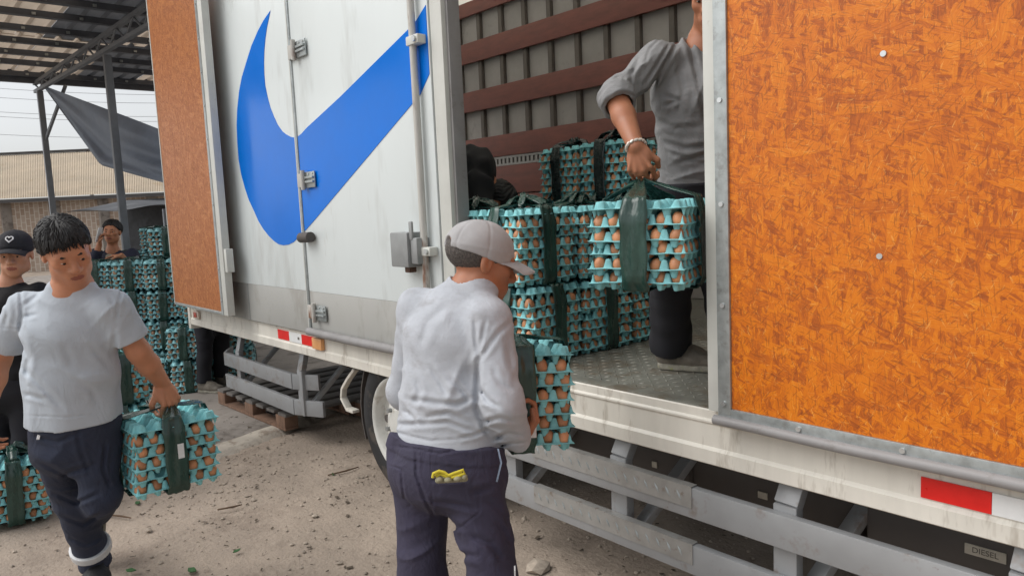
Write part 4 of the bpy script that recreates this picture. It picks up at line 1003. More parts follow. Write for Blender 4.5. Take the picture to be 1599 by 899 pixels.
def base_body(S, J, r=1., arms='LR'):
    """slim body under the clothes, from the joints"""
    lat = J['lat']
    S.seg(J['pel'], J['chest'], (.125*r, .085*r), (.135*r, .09*r), lat, k=.03); S.seg(J['chest'], J['neck']-np.array((0, 0, .03)), (.13*r, .08*r), (.07*r, .06*r), lat, k=.03)
    S.seg(J['neck']-unit(J['head']-J['neck'])*.03, J['head']-unit(J['head']-J['neck'])*.05, .053*r, .049*r, k=.02)
    for q in arms:
        if 'sh'+q in J: S.seg(J['sh'+q], J['el'+q], .040*r, .039*r, k=.02); S.seg(J['el'+q], J['el'+q]*.6+J['wr'+q]*.4, .041*r, .040*r, k=.015); S.seg(J['el'+q]*.6+J['wr'+q]*.4, J['wr'+q], .040*r, .027*r, k=.015); S.seg(J['chest']*.4+J['neck']*.6-np.array((0, 0, .05)), J['sh'+q], .036*r, .036*r, k=.02)
    for q in 'LR':
        if 'hip'+q in J: S.seg(J['hip'+q], J['kn'+q], .07*r, .05*r, k=.02); S.seg(J['kn'+q], J['an'+q], .05*r, .034*r, k=.02); S.seg(J['an'+q], J['an'+q]+J['ft'+q]*.10-np.array((0, 0, .035)), .033*r, .03*r, k=.02)
def trousers(J, waist, m, parent, h, folds, r=1., hem=.075, base=.002, extra=None, wb=(.165, .118), seat=(.172, .128), cuff=.062, seed=0):
    S = Solid(); lat = J['lat']; upv = unit(J['chest']-J['pel'])
    S.seg(J['pel']-upv*.03, waist, np.array(seat)*r, np.array(wb)*r, lat, k=.03, cuts=((waist, upv),))
    for q in 'LR':
        S.seg(J['hip'+q], J['kn'+q], .083*r, .068*r, k=.03)
        S.seg(J['kn'+q], J['an'+q], .07*r, cuff*r, k=.03, cuts=((J['an'+q], unit(J['an'+q]-J['kn'+q])),))
    ff = fold_field(folds, base, seed)
    f2 = (lambda P: ff(P)+extra(P)) if extra else ff
    return emit_solid('trousers', S, m, parent, h, f2)
def shoes(J, parent, m='shoe_dark', h=.005, s=1.):
    for q in 'LR':
        a = J['an'+q]; f = J['ft'+q]; up = J.get('ftup'+q, np.array((0, 0, 1.)))
        heel = a-np.array((0, 0, J.get('drop'+q, .088)))-f*.06; S, So = shoe_solid(heel, heel+f*.27*s, up)
        sh = emit_solid('shoe', S, m, parent, h, lambda P: .0012*nz(P, (60, 40, 80), .3)); emit_solid('sole', So, 'shoe_sole', sh, h*.8)
def A(px, py, d): return at(px, py, d)

# ------------------------------------------------------------------ the people in the photograph
Rh = unit((RIGHT[0], RIGHT[1], 0)); Ah = unit((AHEAD[0], AHEAD[1], 0)); UP = np.array((0, 0, 1.))
def lat_of(f): return unit(np.cross(UP, f))
def shirt(J, hem, parent, m, h, folds, rad, sleeves, name='shirt', seed=0, base=.0022, collar=.064, neck_up=.055, drop=0., extra=None, k=.024, hem_tilt=np.zeros(3)):
    S = Solid(); lat = J['lat']; up = unit(J['chest']-hem); nk = J['neck']
    mid = hem*.5+J['chest']*.5
    S.seg(hem-up*.03, mid, rad[0], rad[1], lat, k=k, cuts=((hem, -unit(up+hem_tilt)),)); S.seg(mid, J['chest'], rad[1], rad[2], lat, k=k)
    S.seg(J['chest'], nk-up*neck_up, rad[2], rad[3], lat, k=k)
    for q, (kind, r0, r1, r2) in sleeves.items():
        sh, el, wr = J['sh'+q], J['el'+q], J['wr'+q]
        S.seg(J['chest']*.3+nk*.7-up*(neck_up-.01), sh, .056, r0*.95, k=.03)
        if kind == 'short':
            e = sh*.30+el*.70; S.seg(sh, e, r0, r1, k=.03, cuts=((e, unit(el-sh)),))
        else:
            S.seg(sh, el, r0, r1, k=.03); e = el*(1-kind)+wr*kind; S.seg(el, e, r1, r2, k=.03, cuts=((e, unit(wr-el)),))
    nd = unit(J['head']-nk)
    S.seg(nk-nd*.0+J['f']*drop, nk+nd*.12, collar, collar+.004, k=.008, op='-')
    for q, (kind, r0, r1, r2) in sleeves.items():           # hollow the cuffs
        sh, el, wr = J['sh'+q], J['el'+q], J['wr'+q]
        if kind == 'short': e = sh*.30+el*.70; d = unit(el-sh); S.seg(e-d*.015, e+d*.06, r1-.014, k=.004, op='-')
        else: e = el*(1-kind)+wr*kind; d = unit(wr-el); S.seg(e-d*.010, e+d*.05, r2-.012, k=.003, op='-')
    ff = fold_field(folds, base, seed)
    o = emit_solid(name, S, m, parent, h, (lambda P: ff(P)+extra(P)) if extra else ff)
    return o

# --- person in the grey cap, seen from behind
OLD_TOP = [([(670, 235), (600, 290), (540, 370), (490, 440), (484, 560), (478, 690), (520, 790), (560, 850)], 3.6, .0065), ([(470, 210), (476, 330), (492, 430)], 3.0, .006), ([(530, 230), (505, 330), (497, 400)], 2.6, .005),
    ([(120, 640), (260, 662), (380, 672), (450, 640)], 4., .008), ([(200, 745), (330, 718), (460, 775)], 4., .007), ([(50, 775), (200, 772), (330, 760), (480, 815)], 3.5, .008), ([(240, 480), (285, 545), (325, 615)], 3.6, .006), ([(340, 530), (400, 590), (440, 640)], 3.2, .006),
    ([(165, 540), (185, 600), (150, 680)], 4., .005), ([(390, 845), (470, 830), (540, 800)], 2.6, .006), ([(190, 360), (230, 240), (330, 150)], 6., .005), ([(60, 330), (75, 480), (60, 640)], 6., .005), ([(500, 590), (540, 650), (600, 690)], 3.4, .008), ([(520, 760), (600, 740), (680, 760)], 3.2, .007), ([(570, 850), (640, 820), (715, 830)], 2.6, .006), ([(590, 890), (660, 870), (735, 868)], 2.2, .005),
    ([(640, 330), (655, 440), (690, 560)], 5., .005), ([(560, 480), (600, 560), (660, 600)], 4., .005), ([(300, 50), (420, 120), (560, 150)], 6., .004), ([(20, 800), (130, 835), (240, 858), (390, 850)], 2.0, .004), ([(100, 700), (140, 730), (170, 770)], 3., .006)]
OLD_LEGS = [([(60, 185), (150, 215), (160, 330), (170, 400), (215, 445), (130, 500)], 1.5, .0040), ([(335, 288), (450, 292), (575, 285)], 2.0, .007), ([(345, 300), (350, 540), (505, 605), (650, 490), (650, 300)], 1.5, .0040), ([(60, 60), (245, 85), (400, 115), (560, 80), (740, 60)], 1.6, .0045), ([(245, 90), (250, 250), (300, 400), (340, 480), (420, 640), (480, 760)], 2.2, .006),
    ([(105, 580), (260, 640), (380, 560)], 4., .009), ([(170, 770), (300, 775), (470, 720)], 4.5, .009), ([(345, 420), (500, 440), (640, 470)], 4., .006), ([(380, 520), (450, 570), (560, 590)], 4., .006), ([(610, 360), (740, 330)], 4., .007), ([(780, 560), (850, 700)], 4.5, .008), ([(600, 640), (720, 690), (800, 800)], 5., .008), ([(130, 680), (220, 700), (330, 650)], 4., .007), ([(470, 800), (560, 760), (640, 780)], 4.5, .008), ([(700, 420), (780, 470), (840, 560)], 4., .006), ([(600, 20), (606, 75)], 2.2, -.005), ([(575, 20), (580, 75)], 2.2, -.005)]
WALK_TOP = [([(105, 165), (112, 300), (98, 395)], 2.4, .007), ([(112, 262), (200, 200)], 2.8, .005), ([(112, 315), (190, 303)], 2.6, .005), ([(640, 150), (614, 250), (604, 335)], 2.4, .007), ([(560, 205), (612, 272)], 2.8, .005), ([(120, 580), (220, 680), (330, 790)], 4., .007), ([(130, 715), (230, 745)], 3.2, .006), ([(390, 640), (470, 690), (520, 770)], 4.5, .005), ([(115, 825), (350, 836), (480, 820), (650, 755)], 1.3, .0028), ([(600, 380), (590, 520), (620, 640)], 4., .006), ([(110, 440), (150, 530), (130, 640)], 4., .005), ([(470, 470), (560, 560), (610, 600)], 4.5, .005), ([(330, 470), (380, 560)], 5., .004), ([(560, 700), (620, 660), (650, 600)], 3.5, .006), ([(20, 180), (40, 300), (20, 370)], 3., .005), ([(700, 200), (690, 290)], 3., .004), ([(5, 372), (90, 378)], 1.3, .0025), ([(620, 318), (735, 305)], 1.3, .0025), ([(245, 45), (285, 95), (370, 125), (450, 105), (490, 50)], 1.6, .0035), ([(232, 35), (272, 110), (370, 148), (465, 120), (510, 40)], 1.4, .0035)]
LIFT_TOP = [([(445, 110), (350, 162), (280, 235), (262, 300)], 1.8, .004), ([(415, 195), (350, 310), (290, 420)], 3., .010), ([(380, 205), (320, 300), (255, 400)], 2.6, .008), ([(440, 120), (480, 240), (520, 420), (548, 570)], 4., .010), ([(350, 440), (415, 470), (350, 495)], 3.2, .008), ([(250, 600), (330, 662), (450, 695), (570, 680)], 3.6, .011), ([(280, 650), (380, 760), (490, 835)], 3.6, .010), ([(410, 765), (560, 720)], 3.4, .009), ([(300, 560), (400, 600), (540, 590)], 4., .006), ([(190, 260), (160, 330), (120, 370)], 2.8, .006), ([(240, 260), (200, 350), (190, 400)], 2.8, .007), ([(300, 470), (275, 560), (260, 640)], 3.4, .007), ([(330, 700), (440, 740), (560, 770)], 3., .007), ([(270, 790), (400, 830), (580, 850)], 2., .005), ([(420, 330), (440, 420), (420, 520)], 4., .006)]
WALK_LEGS = [([(52, 680), (90, 690), (130, 672)], 3., .006), ([(60, 720), (100, 740), (150, 725)], 3.4, .007), ([(165, 690), (160, 730), (172, 760)], 2.6, .010), ([(85, 770), (120, 785), (155, 770)], 3., .009), ([(98, 805), (130, 818), (160, 800)], 3., .008), ([(120, 665), (125, 700), (140, 740)], 3., .006), ([(110, 840), (135, 850), (165, 835)], 2.4, .006)]
def old_man():
    f = unit(Ah*.9+Rh*.38); lat = lat_of(f); hf = unit(Rh*.9+Ah*.34-UP*.30)
    J = dict(lat=lat, f=f, pel=A(697, 712, 2.20), chest=A(712, 530, 2.20), neck=A(738, 437, 2.19), head=A(752, 410, 2.20),
             shL=A(654, 483, 2.29), elL=A(634, 610, 2.38), wrL=A(768, 640, 2.54), shR=A(764, 502, 2.11), elR=A(786, 632, 2.06), wrR=A(811, 688, 2.20),
             hipL=A(658, 742, 2.27), knL=A(660, 905, 2.30), hipR=A(738, 748, 2.14), knR=A(770, 910, 2.13))
    for q in 'LR':
        k = J['kn'+q]; J['an'+q] = np.array((k[0]-f[0]*.10, k[1]-f[1]*.10, .085)); J['ft'+q] = unit(f)
    t = person_root('person seen from behind in grey cap, grey sweater and navy trousers taking an egg bundle', (J['anR'][0], J['anR'][1], 0))
    M = head_frame(hf, UP+Ah*.05); S = Solid(); base_body(S, J); W = add_head(S, J['head'], M, 1.0)
    add_hand(S, J['wrR'], unit(Rh*.35+UP*.55+Ah*.5), unit(-Rh*.3+UP*.5-Ah*.1), unit(-Ah), 1.0)
    add_hand(S, J['wrL'], unit(Rh*.8+Ah*.3), unit(-Ah*.6+Rh*.4), UP, .8)
    emit_solid('body', S, 'skin_dark', t, .0042)
    eyes_and_brows(W, M, 1., t, hair='hair_grey')
    hem = J['pel']+unit(J['chest']-J['pel'])*.035
    c1, c2 = A(700, 640, 2.08), A(700, 560, 2.08)
    shirt(J, hem, t, 'sweater_grey', .0045, [(A(690, 660, 2.1), .20, (0, .1, 1), .052, .011), (A(640, 620, 2.2), .16, unit(UP+Rh*.4), .06, .010), (A(775, 540, 2.1), .14, unit(UP-Rh*.7), .055, .010), (A(785, 640, 2.06), .12, unit(UP+Rh*.2), .045, .010), (A(800, 690, 2.1), .08, UP, .03, .006), (A(725, 600, 2.1), .20, unit(UP*.5-Rh), .09, .009), (A(735, 470, 2.1), .13, unit(UP+Rh*.6), .07, .007)],
          ((.168, .126), (.158, .118), (.158, .116), (.085, .066)), {'R': (.93, .064, .057, .044), 'L': (.93, .064, .058, .046)}, name='sweater', seed=1, base=.0016, collar=.064, neck_up=.026, extra=creases(OLD_TOP, 2.24, (600, 430), .3003))
    waist = J['pel']+unit(J['chest']-J['pel'])*.05; cr = creases(OLD_LEGS, 2.22, (590, 680), .2437)
    pk = []
    upv = unit(J['chest']-J['pel'])
    def extra(P):
        d = np.zeros(len(P))
        for c, w, hh in pk:
            u = np.abs((P-c)@lat)/(w/2*1.25); v = np.abs((P-c)@upv)/(hh/2*1.1); back = ((P-J['pel'])@f) < .0
            ins = np.clip((1-np.maximum(u, v))*9, 0, 1)*back; d -= .004*ins
        z = (P-J['pel'])@upv; d -= .004*np.clip((z-.008)/.003, 0, 1)
        return d+cr(P)
    tr = trousers(J, waist, 'trouser_purple', t, .0045, [(A(720, 850, 2.1), .18, unit(UP+Rh*.5), .08, .011), (A(650, 850, 2.2), .14, unit(UP-Rh*.4), .07, .011), (A(770, 800, 2.05), .13, unit(UP+Rh), .06, .008), (A(690, 790, 2.1), .10, UP, .05, .007)], r=1.05, extra=extra, wb=(.168, .122), seat=(.176, .135), seed=2)
    cap, Wc, M2 = cap_parts(J['head']-M[2]*.004, M, 1.02, t, 'cap_grey', up_tilt=.04)
    S = Solid().ell(W(0, -.018, .026), (.0815, .1, .068), M, k=.01, cuts=((W(0, .046, 0), unit(M[1]*.9-M[2]*.3)), (W(0, -.05, -.034), unit(-M[2]*.9+M[1]*.42)), (W(0, 0, .045), M[2])))
    for sx in (-1, 1): S.ell(W(sx*.085, -.006, -.004), (.022, .025, .035), M, k=.006, op='-')
    emit_solid('hair', S, 'hair_grey', t, .003, lambda P: .0016*np.sin(P@np.array((500., 300, 420)))*np.sin(P@np.array((-300., 520, 210))))
    shoes(J, t)
    # light stitching marks and the white tag on the trousers
    V, Fq = ribbon([A(778, 700, 2.005), A(783, 722, 1.995), A(776, 752, 1.99)], .005, lat, 3, .001); mesh_obj('frayed_pocket', V, Fq, 'frayed', tr, smooth=True)
    p = A(804, 893, 2.035); MB().bar(p-UP*.012, p+UP*.012, .03, .004, Rh).build('trouser_tag', 'reflective', tr)
    # work gloves tucked in the back pocket
    g = thing('work_gloves', 'yellow and grey work gloves tucked into the dark back trouser pocket', 'gloves', A(702, 742, 2.03))
    G_ = lambda x, y, d=2.012: A(590+.2437*x, 680+.2437*y, d)
    cf = MB().tube([G_(352, 268), G_(356, 242), G_(392, 226), G_(425, 234), G_(452, 254), G_(500, 236), G_(548, 220), G_(556, 240), G_(515, 258), G_(470, 266)], .0045, 8).tube([G_(372, 262, 2.02), G_(400, 242, 2.02), G_(440, 258, 2.016), G_(490, 250, 2.016), G_(540, 236, 2.016)], .006, 8)
    cf.build('cuff', 'glove_yellow', g, smooth=True)
    Sg = Solid()
    for x, y, w in ((394, 281, .0105), (450, 281, .0115), (512, 272, .0125), (556, 262, .008)): Sg.ell(G_(x, y, 2.014), (w, w, .0085), k=.001)
    Sg.seg(G_(385, 286, 2.03), G_(560, 275, 2.03), .008, k=.003)
    emit_solid('finger_tips', Sg, 'glove_grey', g, .0016)
    # the bundle being handed over
    egg_pack(A(806, 686, 2.40), math.atan2(Ah[1], Ah[0])+.22, 'egg bundle held low at the sill by the person in the grey cap', 'carried egg bundles', tilt=(.05, .04), seed=31, hand=(0, 0, PH+.02), tagface=(0, -1, -.012, .05, .065))
old_man()

# --- person walking toward us with a bundle
def walker():
    f = unit(-Ah*.97+Rh*.16); lat = lat_of(f); hf = unit(-Ah*.66+Rh*.62-UP*.46)
    J = dict(lat=lat, f=f, pel=A(117, 676, 2.68), chest=A(110, 515, 2.60), neck=A(112, 434, 2.56), head=A(104, 392, 2.50),
             shL=A(175, 480, 2.58), elL=A(216, 548, 2.66), wrL=A(254, 598, 2.80), shR=A(40, 484, 2.60), elR=A(-2, 560, 2.70), wrR=A(-22, 640, 2.62),
             hipR=A(88, 702, 2.70), knR=A(114, 782, 2.84), anR=A(150, 876, 3.04), hipL=A(150, 702, 2.70), knL=A(158, 775, 2.70), anL=A(152, 800, 3.32))
    J['ftR'] = unit(-Ah*.8+Rh*.42+UP*.02); J['ftL'] = unit(-Ah*.35-UP*.9); J['ftupL'] = unit(-Ah*.9+UP*.3); J['dropL'] = .0
    t = person_root('person in grey t-shirt and navy trousers with reflective hem walking with an egg bundle', (J['anR'][0], J['anR'][1], 0))
    M = head_frame(hf, UP-Rh*.26); s = .91; S = Solid(); base_body(S, J); W = add_head(S, J['head'], M, s)
    add_hand(S, J['wrL'], unit(DOWN+Rh*.30), unit(-Rh*.8+Ah*.5), -Ah-Rh*.4, 1.05, 1.05, 1.1)
    add_hand(S, J['wrR'], unit(DOWN-Ah*.2), Rh, -Ah, .7)
    lips = [(W(0, .092, -.064), np.array((.024, .014, .0105))*s, M)]
    emit_solid('body', S, 'skin', t, .0040, lips=lips, mats=['skin', 'lips'])
    eyes_and_brows(W, M, s, t, look=(.5, -.4)); hair_cap(J['head'], M, s, t, 'hair', front=.056, low=-.045, thick=.014, seed=4, tufts=900)
    hem = J['pel']+unit(J['chest']-J['pel'])*.055
    shirt(J, hem, t, 'shirt_grey', .0048, [(A(110, 600, 2.5), .20, unit(UP+Rh*.3), .11, .008), (A(60, 500, 2.5), .14, unit(UP+Rh*.8), .07, .009), (A(165, 500, 2.5), .14, unit(UP-Rh*.8), .06, .009), (A(190, 490, 2.55), .10, unit(UP*.6-Rh), .05, .006), (A(30, 500, 2.55), .10, unit(UP*.6+Rh), .05, .006), (A(170, 600, 2.55), .14, unit(UP-Rh*.6), .08, .009)],
          ((.162, .124), (.152, .118), (.150, .112), (.086, .064)), {'L': ('short', .058, .062, 0), 'R': ('short', .058, .062, 0)}, name='t_shirt', seed=3, base=.0013, collar=.064, neck_up=.048, extra=creases(WALK_TOP, 2.62, (0, 400), .3004), hem_tilt=-Rh*.12)
    waist = J['pel']+unit(J['chest']-J['pel'])*.07
    tr = trousers(J, waist, 'navy', t, .0048, [(A(115, 770, 2.7), .16, unit(UP+Rh*.5), .07, .012), (A(160, 745, 2.7), .10, unit(UP-Rh*.3), .05, .010), (A(140, 840, 2.9), .10, unit(UP+Rh*.3), .05, .010), (A(100, 700, 2.6), .10, unit(UP-Rh), .07, .007)], r=.93, seed=4, wb=(.164, .124), seat=(.166, .126), cuff=.066, extra=creases(WALK_LEGS, 3.0))
    d = unit(J['anR']-J['knR']); a = J['knR']*.24+J['anR']*.76
    S = Solid().seg(a-d*.03, a+d*.03, .0765, .0755, k=.003, cuts=((a+d*.018, d), (a-d*.018, -d))); emit_solid('reflective_band', S, 'reflective', tr, .004)
    V, Fq = ribbon([A(60, 670, 2.57), A(61, 677, 2.565), A(59, 686, 2.565)], .010, Rh, 2, .001); mesh_obj('drawstring', V, Fq, 'white_print', tr, smooth=True)
    shoes(J, t, m='shoe_black')
    hand = J['wrL']+unit(DOWN+Rh*.25)*.085
    p = A(264, 750, 2.88)
    rz = math.atan2(Ah[1], Ah[0])-PI+.72
    lp = Matrix.Rotation(-rz, 3, 'Z') @ Vector(hand-p)
    egg_pack(p, rz, 'egg bundle hanging by dark green straps from the walking person', 'carried egg bundles', seed=32, layers=5, hand=tuple(lp), tagface=(0, 1, .005, .13, .055), width=.078)
walker()

# --- person in the truck, reaching out with a bundle
def lifter():
    f = unit(-Ah*.94-Rh*.12-UP*.1); lat = lat_of(f); hf = unit(-Ah*.8-Rh*.5-UP*.35)
    J = dict(lat=lat, f=f, pel=A(1098, 318, 2.84), chest=A(1088, 150, 2.70), neck=A(1104, 50, 2.66), head=A(1116, -4, 2.58),
             shR=A(1026, 94, 2.64), elR=A(962, 152, 2.56), wrR=A(993, 229, 2.42), shL=A(1170, 90, 2.74), elL=A(1190, 200, 2.74), wrL=A(1150, 270, 2.60),
             hipR=A(1068, 345, 2.85), knR=A(1046, 440, 2.72), hipL=A(1120, 345, 2.88), knL=A(1128, 440, 2.74))
    fr = on_z(1048, 540, ZF+.09); J['anR'] = np.array((fr[0], fr[1], ZF+.09)); fl = on_z(1150, 560, ZF+.09); J['anL'] = np.array((fl[0], fl[1], ZF+.09))
    J['ftR'] = unit(Rh*.85-Ah*.42); J['ftL'] = unit(Rh*.3-Ah*.8)
    t = person_root('person standing in the truck in worn grey shirt with rolled sleeves, lifting an egg bundle', (J['anR'][0], J['anR'][1], ZF))
    M = head_frame(hf, UP+Rh*.1); S = Solid(); base_body(S, J); W = add_head(S, J['head'], M, 1.0)
    add_hand(S, J['wrR'], unit(DOWN*.95+Rh*.16), unit(Ah*.9+Rh*.45), unit(Rh*.6-Ah*.5), .95, 1.0, 1.28)
    add_hand(S, J['wrL'], unit(DOWN-Rh*.5), unit(Ah), -Rh, .7)
    lips = [(W(0, .092, -.064), np.array((.024, .014, .0105)), M)]
    emit_solid('body', S, 'skin_dark', t, .0042, lips=lips, mats=['skin_dark', 'lips']); eyes_and_brows(W, M, 1., t); hair_cap(J['head'], M, 1., t, 'hair', seed=5, tufts=120, thick=.014)
    hem = J['pel']+unit(J['chest']-J['pel'])*.095
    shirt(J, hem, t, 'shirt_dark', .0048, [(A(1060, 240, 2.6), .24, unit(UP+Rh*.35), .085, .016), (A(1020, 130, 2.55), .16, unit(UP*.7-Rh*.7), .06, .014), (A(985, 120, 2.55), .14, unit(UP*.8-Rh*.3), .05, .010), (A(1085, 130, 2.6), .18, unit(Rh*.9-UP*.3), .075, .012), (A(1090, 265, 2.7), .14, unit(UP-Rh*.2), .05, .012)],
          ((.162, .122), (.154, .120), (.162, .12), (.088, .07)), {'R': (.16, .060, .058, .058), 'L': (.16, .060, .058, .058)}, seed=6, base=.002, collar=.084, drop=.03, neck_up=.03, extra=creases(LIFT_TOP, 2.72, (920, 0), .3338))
    d = unit(J['wrR']-J['elR']); e = J['elR']*.86+J['wrR']*.14
    S = Solid().seg(e-d*.045, e+d*.01, .070, .066, k=.004, cuts=((e+d*.008, d), (e-d*.04, -d))); S.seg(e-d*.01, e+d*.06, .052, k=.004, op='-')
    emit_solid('rolled_cuff', S, 'shirt_dark', t, .0045, fold_field([(e, .12, unit(d+Rh*.3), .03, .006)], .002, 9))
    waist = J['pel']+unit(J['chest']-J['pel'])*.11
    trousers(J, waist, 'trouser_black', t, .006, [(A(1050, 450, 2.6), .2, unit(UP+Rh*.3), .06, .016), (A(1045, 510, 2.6), .12, unit(UP-Rh*.2), .04, .012)], seed=7, r=1.06, cuff=.078)
    shoes(J, t, h=.004)
    w = J['wrR']-d*.004; mb = MB(); u = unit(np.cross(d, Ah)); v = np.cross(d, u)
    for k in range(14):
        a = 2*PI*k/14; b = a+.40; p0 = w+(u*math.cos(a)*.033+v*math.sin(a)*.030); p1 = w+(u*math.cos(b)*.033+v*math.sin(b)*.030)+d*.004; mb.tube([p0, (p0+p1)/2*1.0, p1], [.004, .0058, .004], 6)
    mb.build('bracelet', 'bracelet', t, smooth=True)
    hand = J['wrR']+unit(DOWN*.95+Rh*.16)*.112+Ah*.02
    p = A(1018, 445, 2.40); rz = math.atan2(Ah[1], Ah[0])+PI-.50
    lp = Matrix.Rotation(-rz, 3, 'Z') @ Vector(hand-p)
    egg_pack(p, rz, 'egg bundle swinging from the hand of the person in the truck', 'carried egg bundles', seed=33, layers=5, hand=tuple(lp), width=.085)
lifter()

# --- person in the black cap behind the walker
def cap_person():
    f = unit(-Ah+Rh*.25); lat = lat_of(f); D = 3.95
    J = dict(lat=lat, f=f, pel=A(14, 600, D), chest=A(14, 492, D), neck=A(16, 436, D), head=A(24, 397, D-.03), shL=A(62, 462, D), elL=A(70, 540, D), wrL=A(60, 610, D-.05), shR=A(-34, 462, D), elR=A(-44, 540, D), wrR=A(-40, 610, D))
    for q, x in (('L', 38), ('R', -10)):
        J['hip'+q] = A(x, 615, D); a = J['hip'+q]; J['an'+q] = np.array((a[0], a[1], .11)); J['kn'+q] = (a+J['an'+q])/2+f*.03; J['ft'+q] = f
    t = person_root('person in black cap with white heart and black shirt behind the walker', (J['anR'][0], J['anR'][1], .02))
    M = head_frame(unit(-Ah*.9+Rh*.30-UP*.12), UP+Rh*.03); S = Solid(); base_body(S, J, .9); W = add_head(S, J['head'], M, .96)
    for q in 'LR': add_hand(S, J['wr'+q], DOWN, Rh if q == 'R' else -Rh, -Ah, .6, .9)
    lips = [(W(0, .092, -.064), np.array((.024, .014, .0105)), M)]
    emit_solid('body', S, 'skin_pale', t, .0046, lips=lips, mats=['skin_pale', 'lips']); eyes_and_brows(W, M, .96, t)
    hair_cap(J['head'], M, .96, t, 'hair', seed=8, tufts=0, fringe=False, thick=.006)
    hem = J['pel']+UP*.02
    sh = shirt(J, hem, t, 'black_cloth', .007, [(J['chest'], .25, unit(UP+Rh*.4), .09, .009)], ((.155, .12), (.150, .115), (.155, .115), (.08, .066)), {'L': (.9, .07, .058, .045), 'R': (.9, .07, .058, .045)}, seed=9)
    trousers(J, J['pel']+UP*.04, 'trouser_black', t, .008, [], seed=10); shoes(J, t, h=.007)
    cap, Wc, M2 = cap_parts(J['head']+UP*.004, M, .99, t, 'cap_black', up_tilt=.12, hole=False)
    pts = []
    for k in range(29):
        a = 2*PI*k/28; x = .0155*16*math.sin(a)**3/16*1.1; z = (13*math.cos(a)-5*math.cos(2*a)-2*math.cos(3*a)-math.cos(4*a))/16*.0165
        zz = z+.080; yy = -.014+.1075*math.sqrt(max(.05, 1-(x/.087)**2-((zz-.04)/.088)**2)); pts.append(Wc(x, yy, zz))
    MB().tube(pts, .0032, 6).build('heart_print', 'white_print', cap, smooth=True)
    for i in range(5): p = J['pel']+f*.118+lat*(-.02+.012*i)+UP*.04; MB().box(p[0]-.004, p[0]+.004, p[1]-.004, p[1]+.004, p[2], p[2]+.007).build('shirt_print', 'white_print', sh)
cap_person()

# --- person on the phone behind the stacks
def phone_person():
    D = 7.75; f = unit(-Ah+Rh*.12); lat = lat_of(f)
    J = dict(lat=lat, f=f, pel=A(180, 490, D), chest=A(178, 418, D-.05), neck=A(176, 387, D-.08), head=A(175, 362, D-.12), shR=A(149, 400, D-.05), elR=A(138, 440, D-.25), wrR=A(155, 382, D-.28), shL=A(206, 400, D-.05), elL=A(214, 432, D-.3), wrL=A(190, 399, D-.42))
    for q, x in (('L', 192), ('R', 168)):
        J['hip'+q] = A(x, 497, D); a = J['hip'+q]; J['an'+q] = np.array((a[0], a[1], .11)); J['kn'+q] = (a+J['an'+q])/2+f*.03; J['ft'+q] = f
    t = person_root('person in navy jacket leaning on the egg stacks with a phone at the ear', (J['anR'][0], J['anR'][1], .02))
    M = head_frame(unit(-Ah+Rh*.18), UP+Rh*.08); S = Solid(); base_body(S, J); W = add_head(S, J['head'], M, 1.0)
    add_hand(S, J['wrR'], unit(UP+Rh*.25), unit(Rh+Ah*.2), -Ah, .9); add_hand(S, J['wrL'], unit(-Rh*.9-Ah*.2), DOWN, -Ah, .35)
    lips = [(W(0, .092, -.064), np.array((.024, .014, .0105)), M)]
    emit_solid('body', S, 'skin', t, .007, lips=lips, mats=['skin', 'lips']); eyes_and_brows(W, M, 1., t); hair_cap(J['head'], M, 1., t, 'hair', seed=11, tufts=90, thick=.016, fringe=False)
    shirt(J, J['pel']+UP*.02, t, 'jacket_navy', .009, [(J['chest'], .3, unit(UP+Rh*.5), .10, .012)], ((.165, .13), (.165, .125), (.172, .125), (.085, .07)), {'L': (.85, .075, .066, .05), 'R': (.85, .075, .066, .05)}, name='jacket', seed=12, collar=.072, drop=.02)
    S = Solid().seg(J['chest']+f*.115-UP*.12, J['chest']+f*.085+UP*.13, (.05, .02), (.036, .02), lat, k=.01); emit_solid('undershirt', S, 'shirt_beige', t, .007)
    trousers(J, J['pel']+UP*.04, 'trouser_black', t, .011, [], seed=13); shoes(J, t, h=.009)
    g = thing('mobile_phone', 'white mobile phone held to the ear behind the egg stacks', 'phone', J['wrR'])
    a = J['wrR']+UP*.03-Ah*.03; b = unit(UP+Rh*.35); o = MB().bar(a, a+b*.15, .075, .010, Rh).build('case', 'phone_white', g, bevel=.003); MB().bar(a+b*.10-Rh*.006, a+b*.135-Rh*.006, .025, .010, Rh).build('camera_bump', 'phone_dark', g)
phone_person()

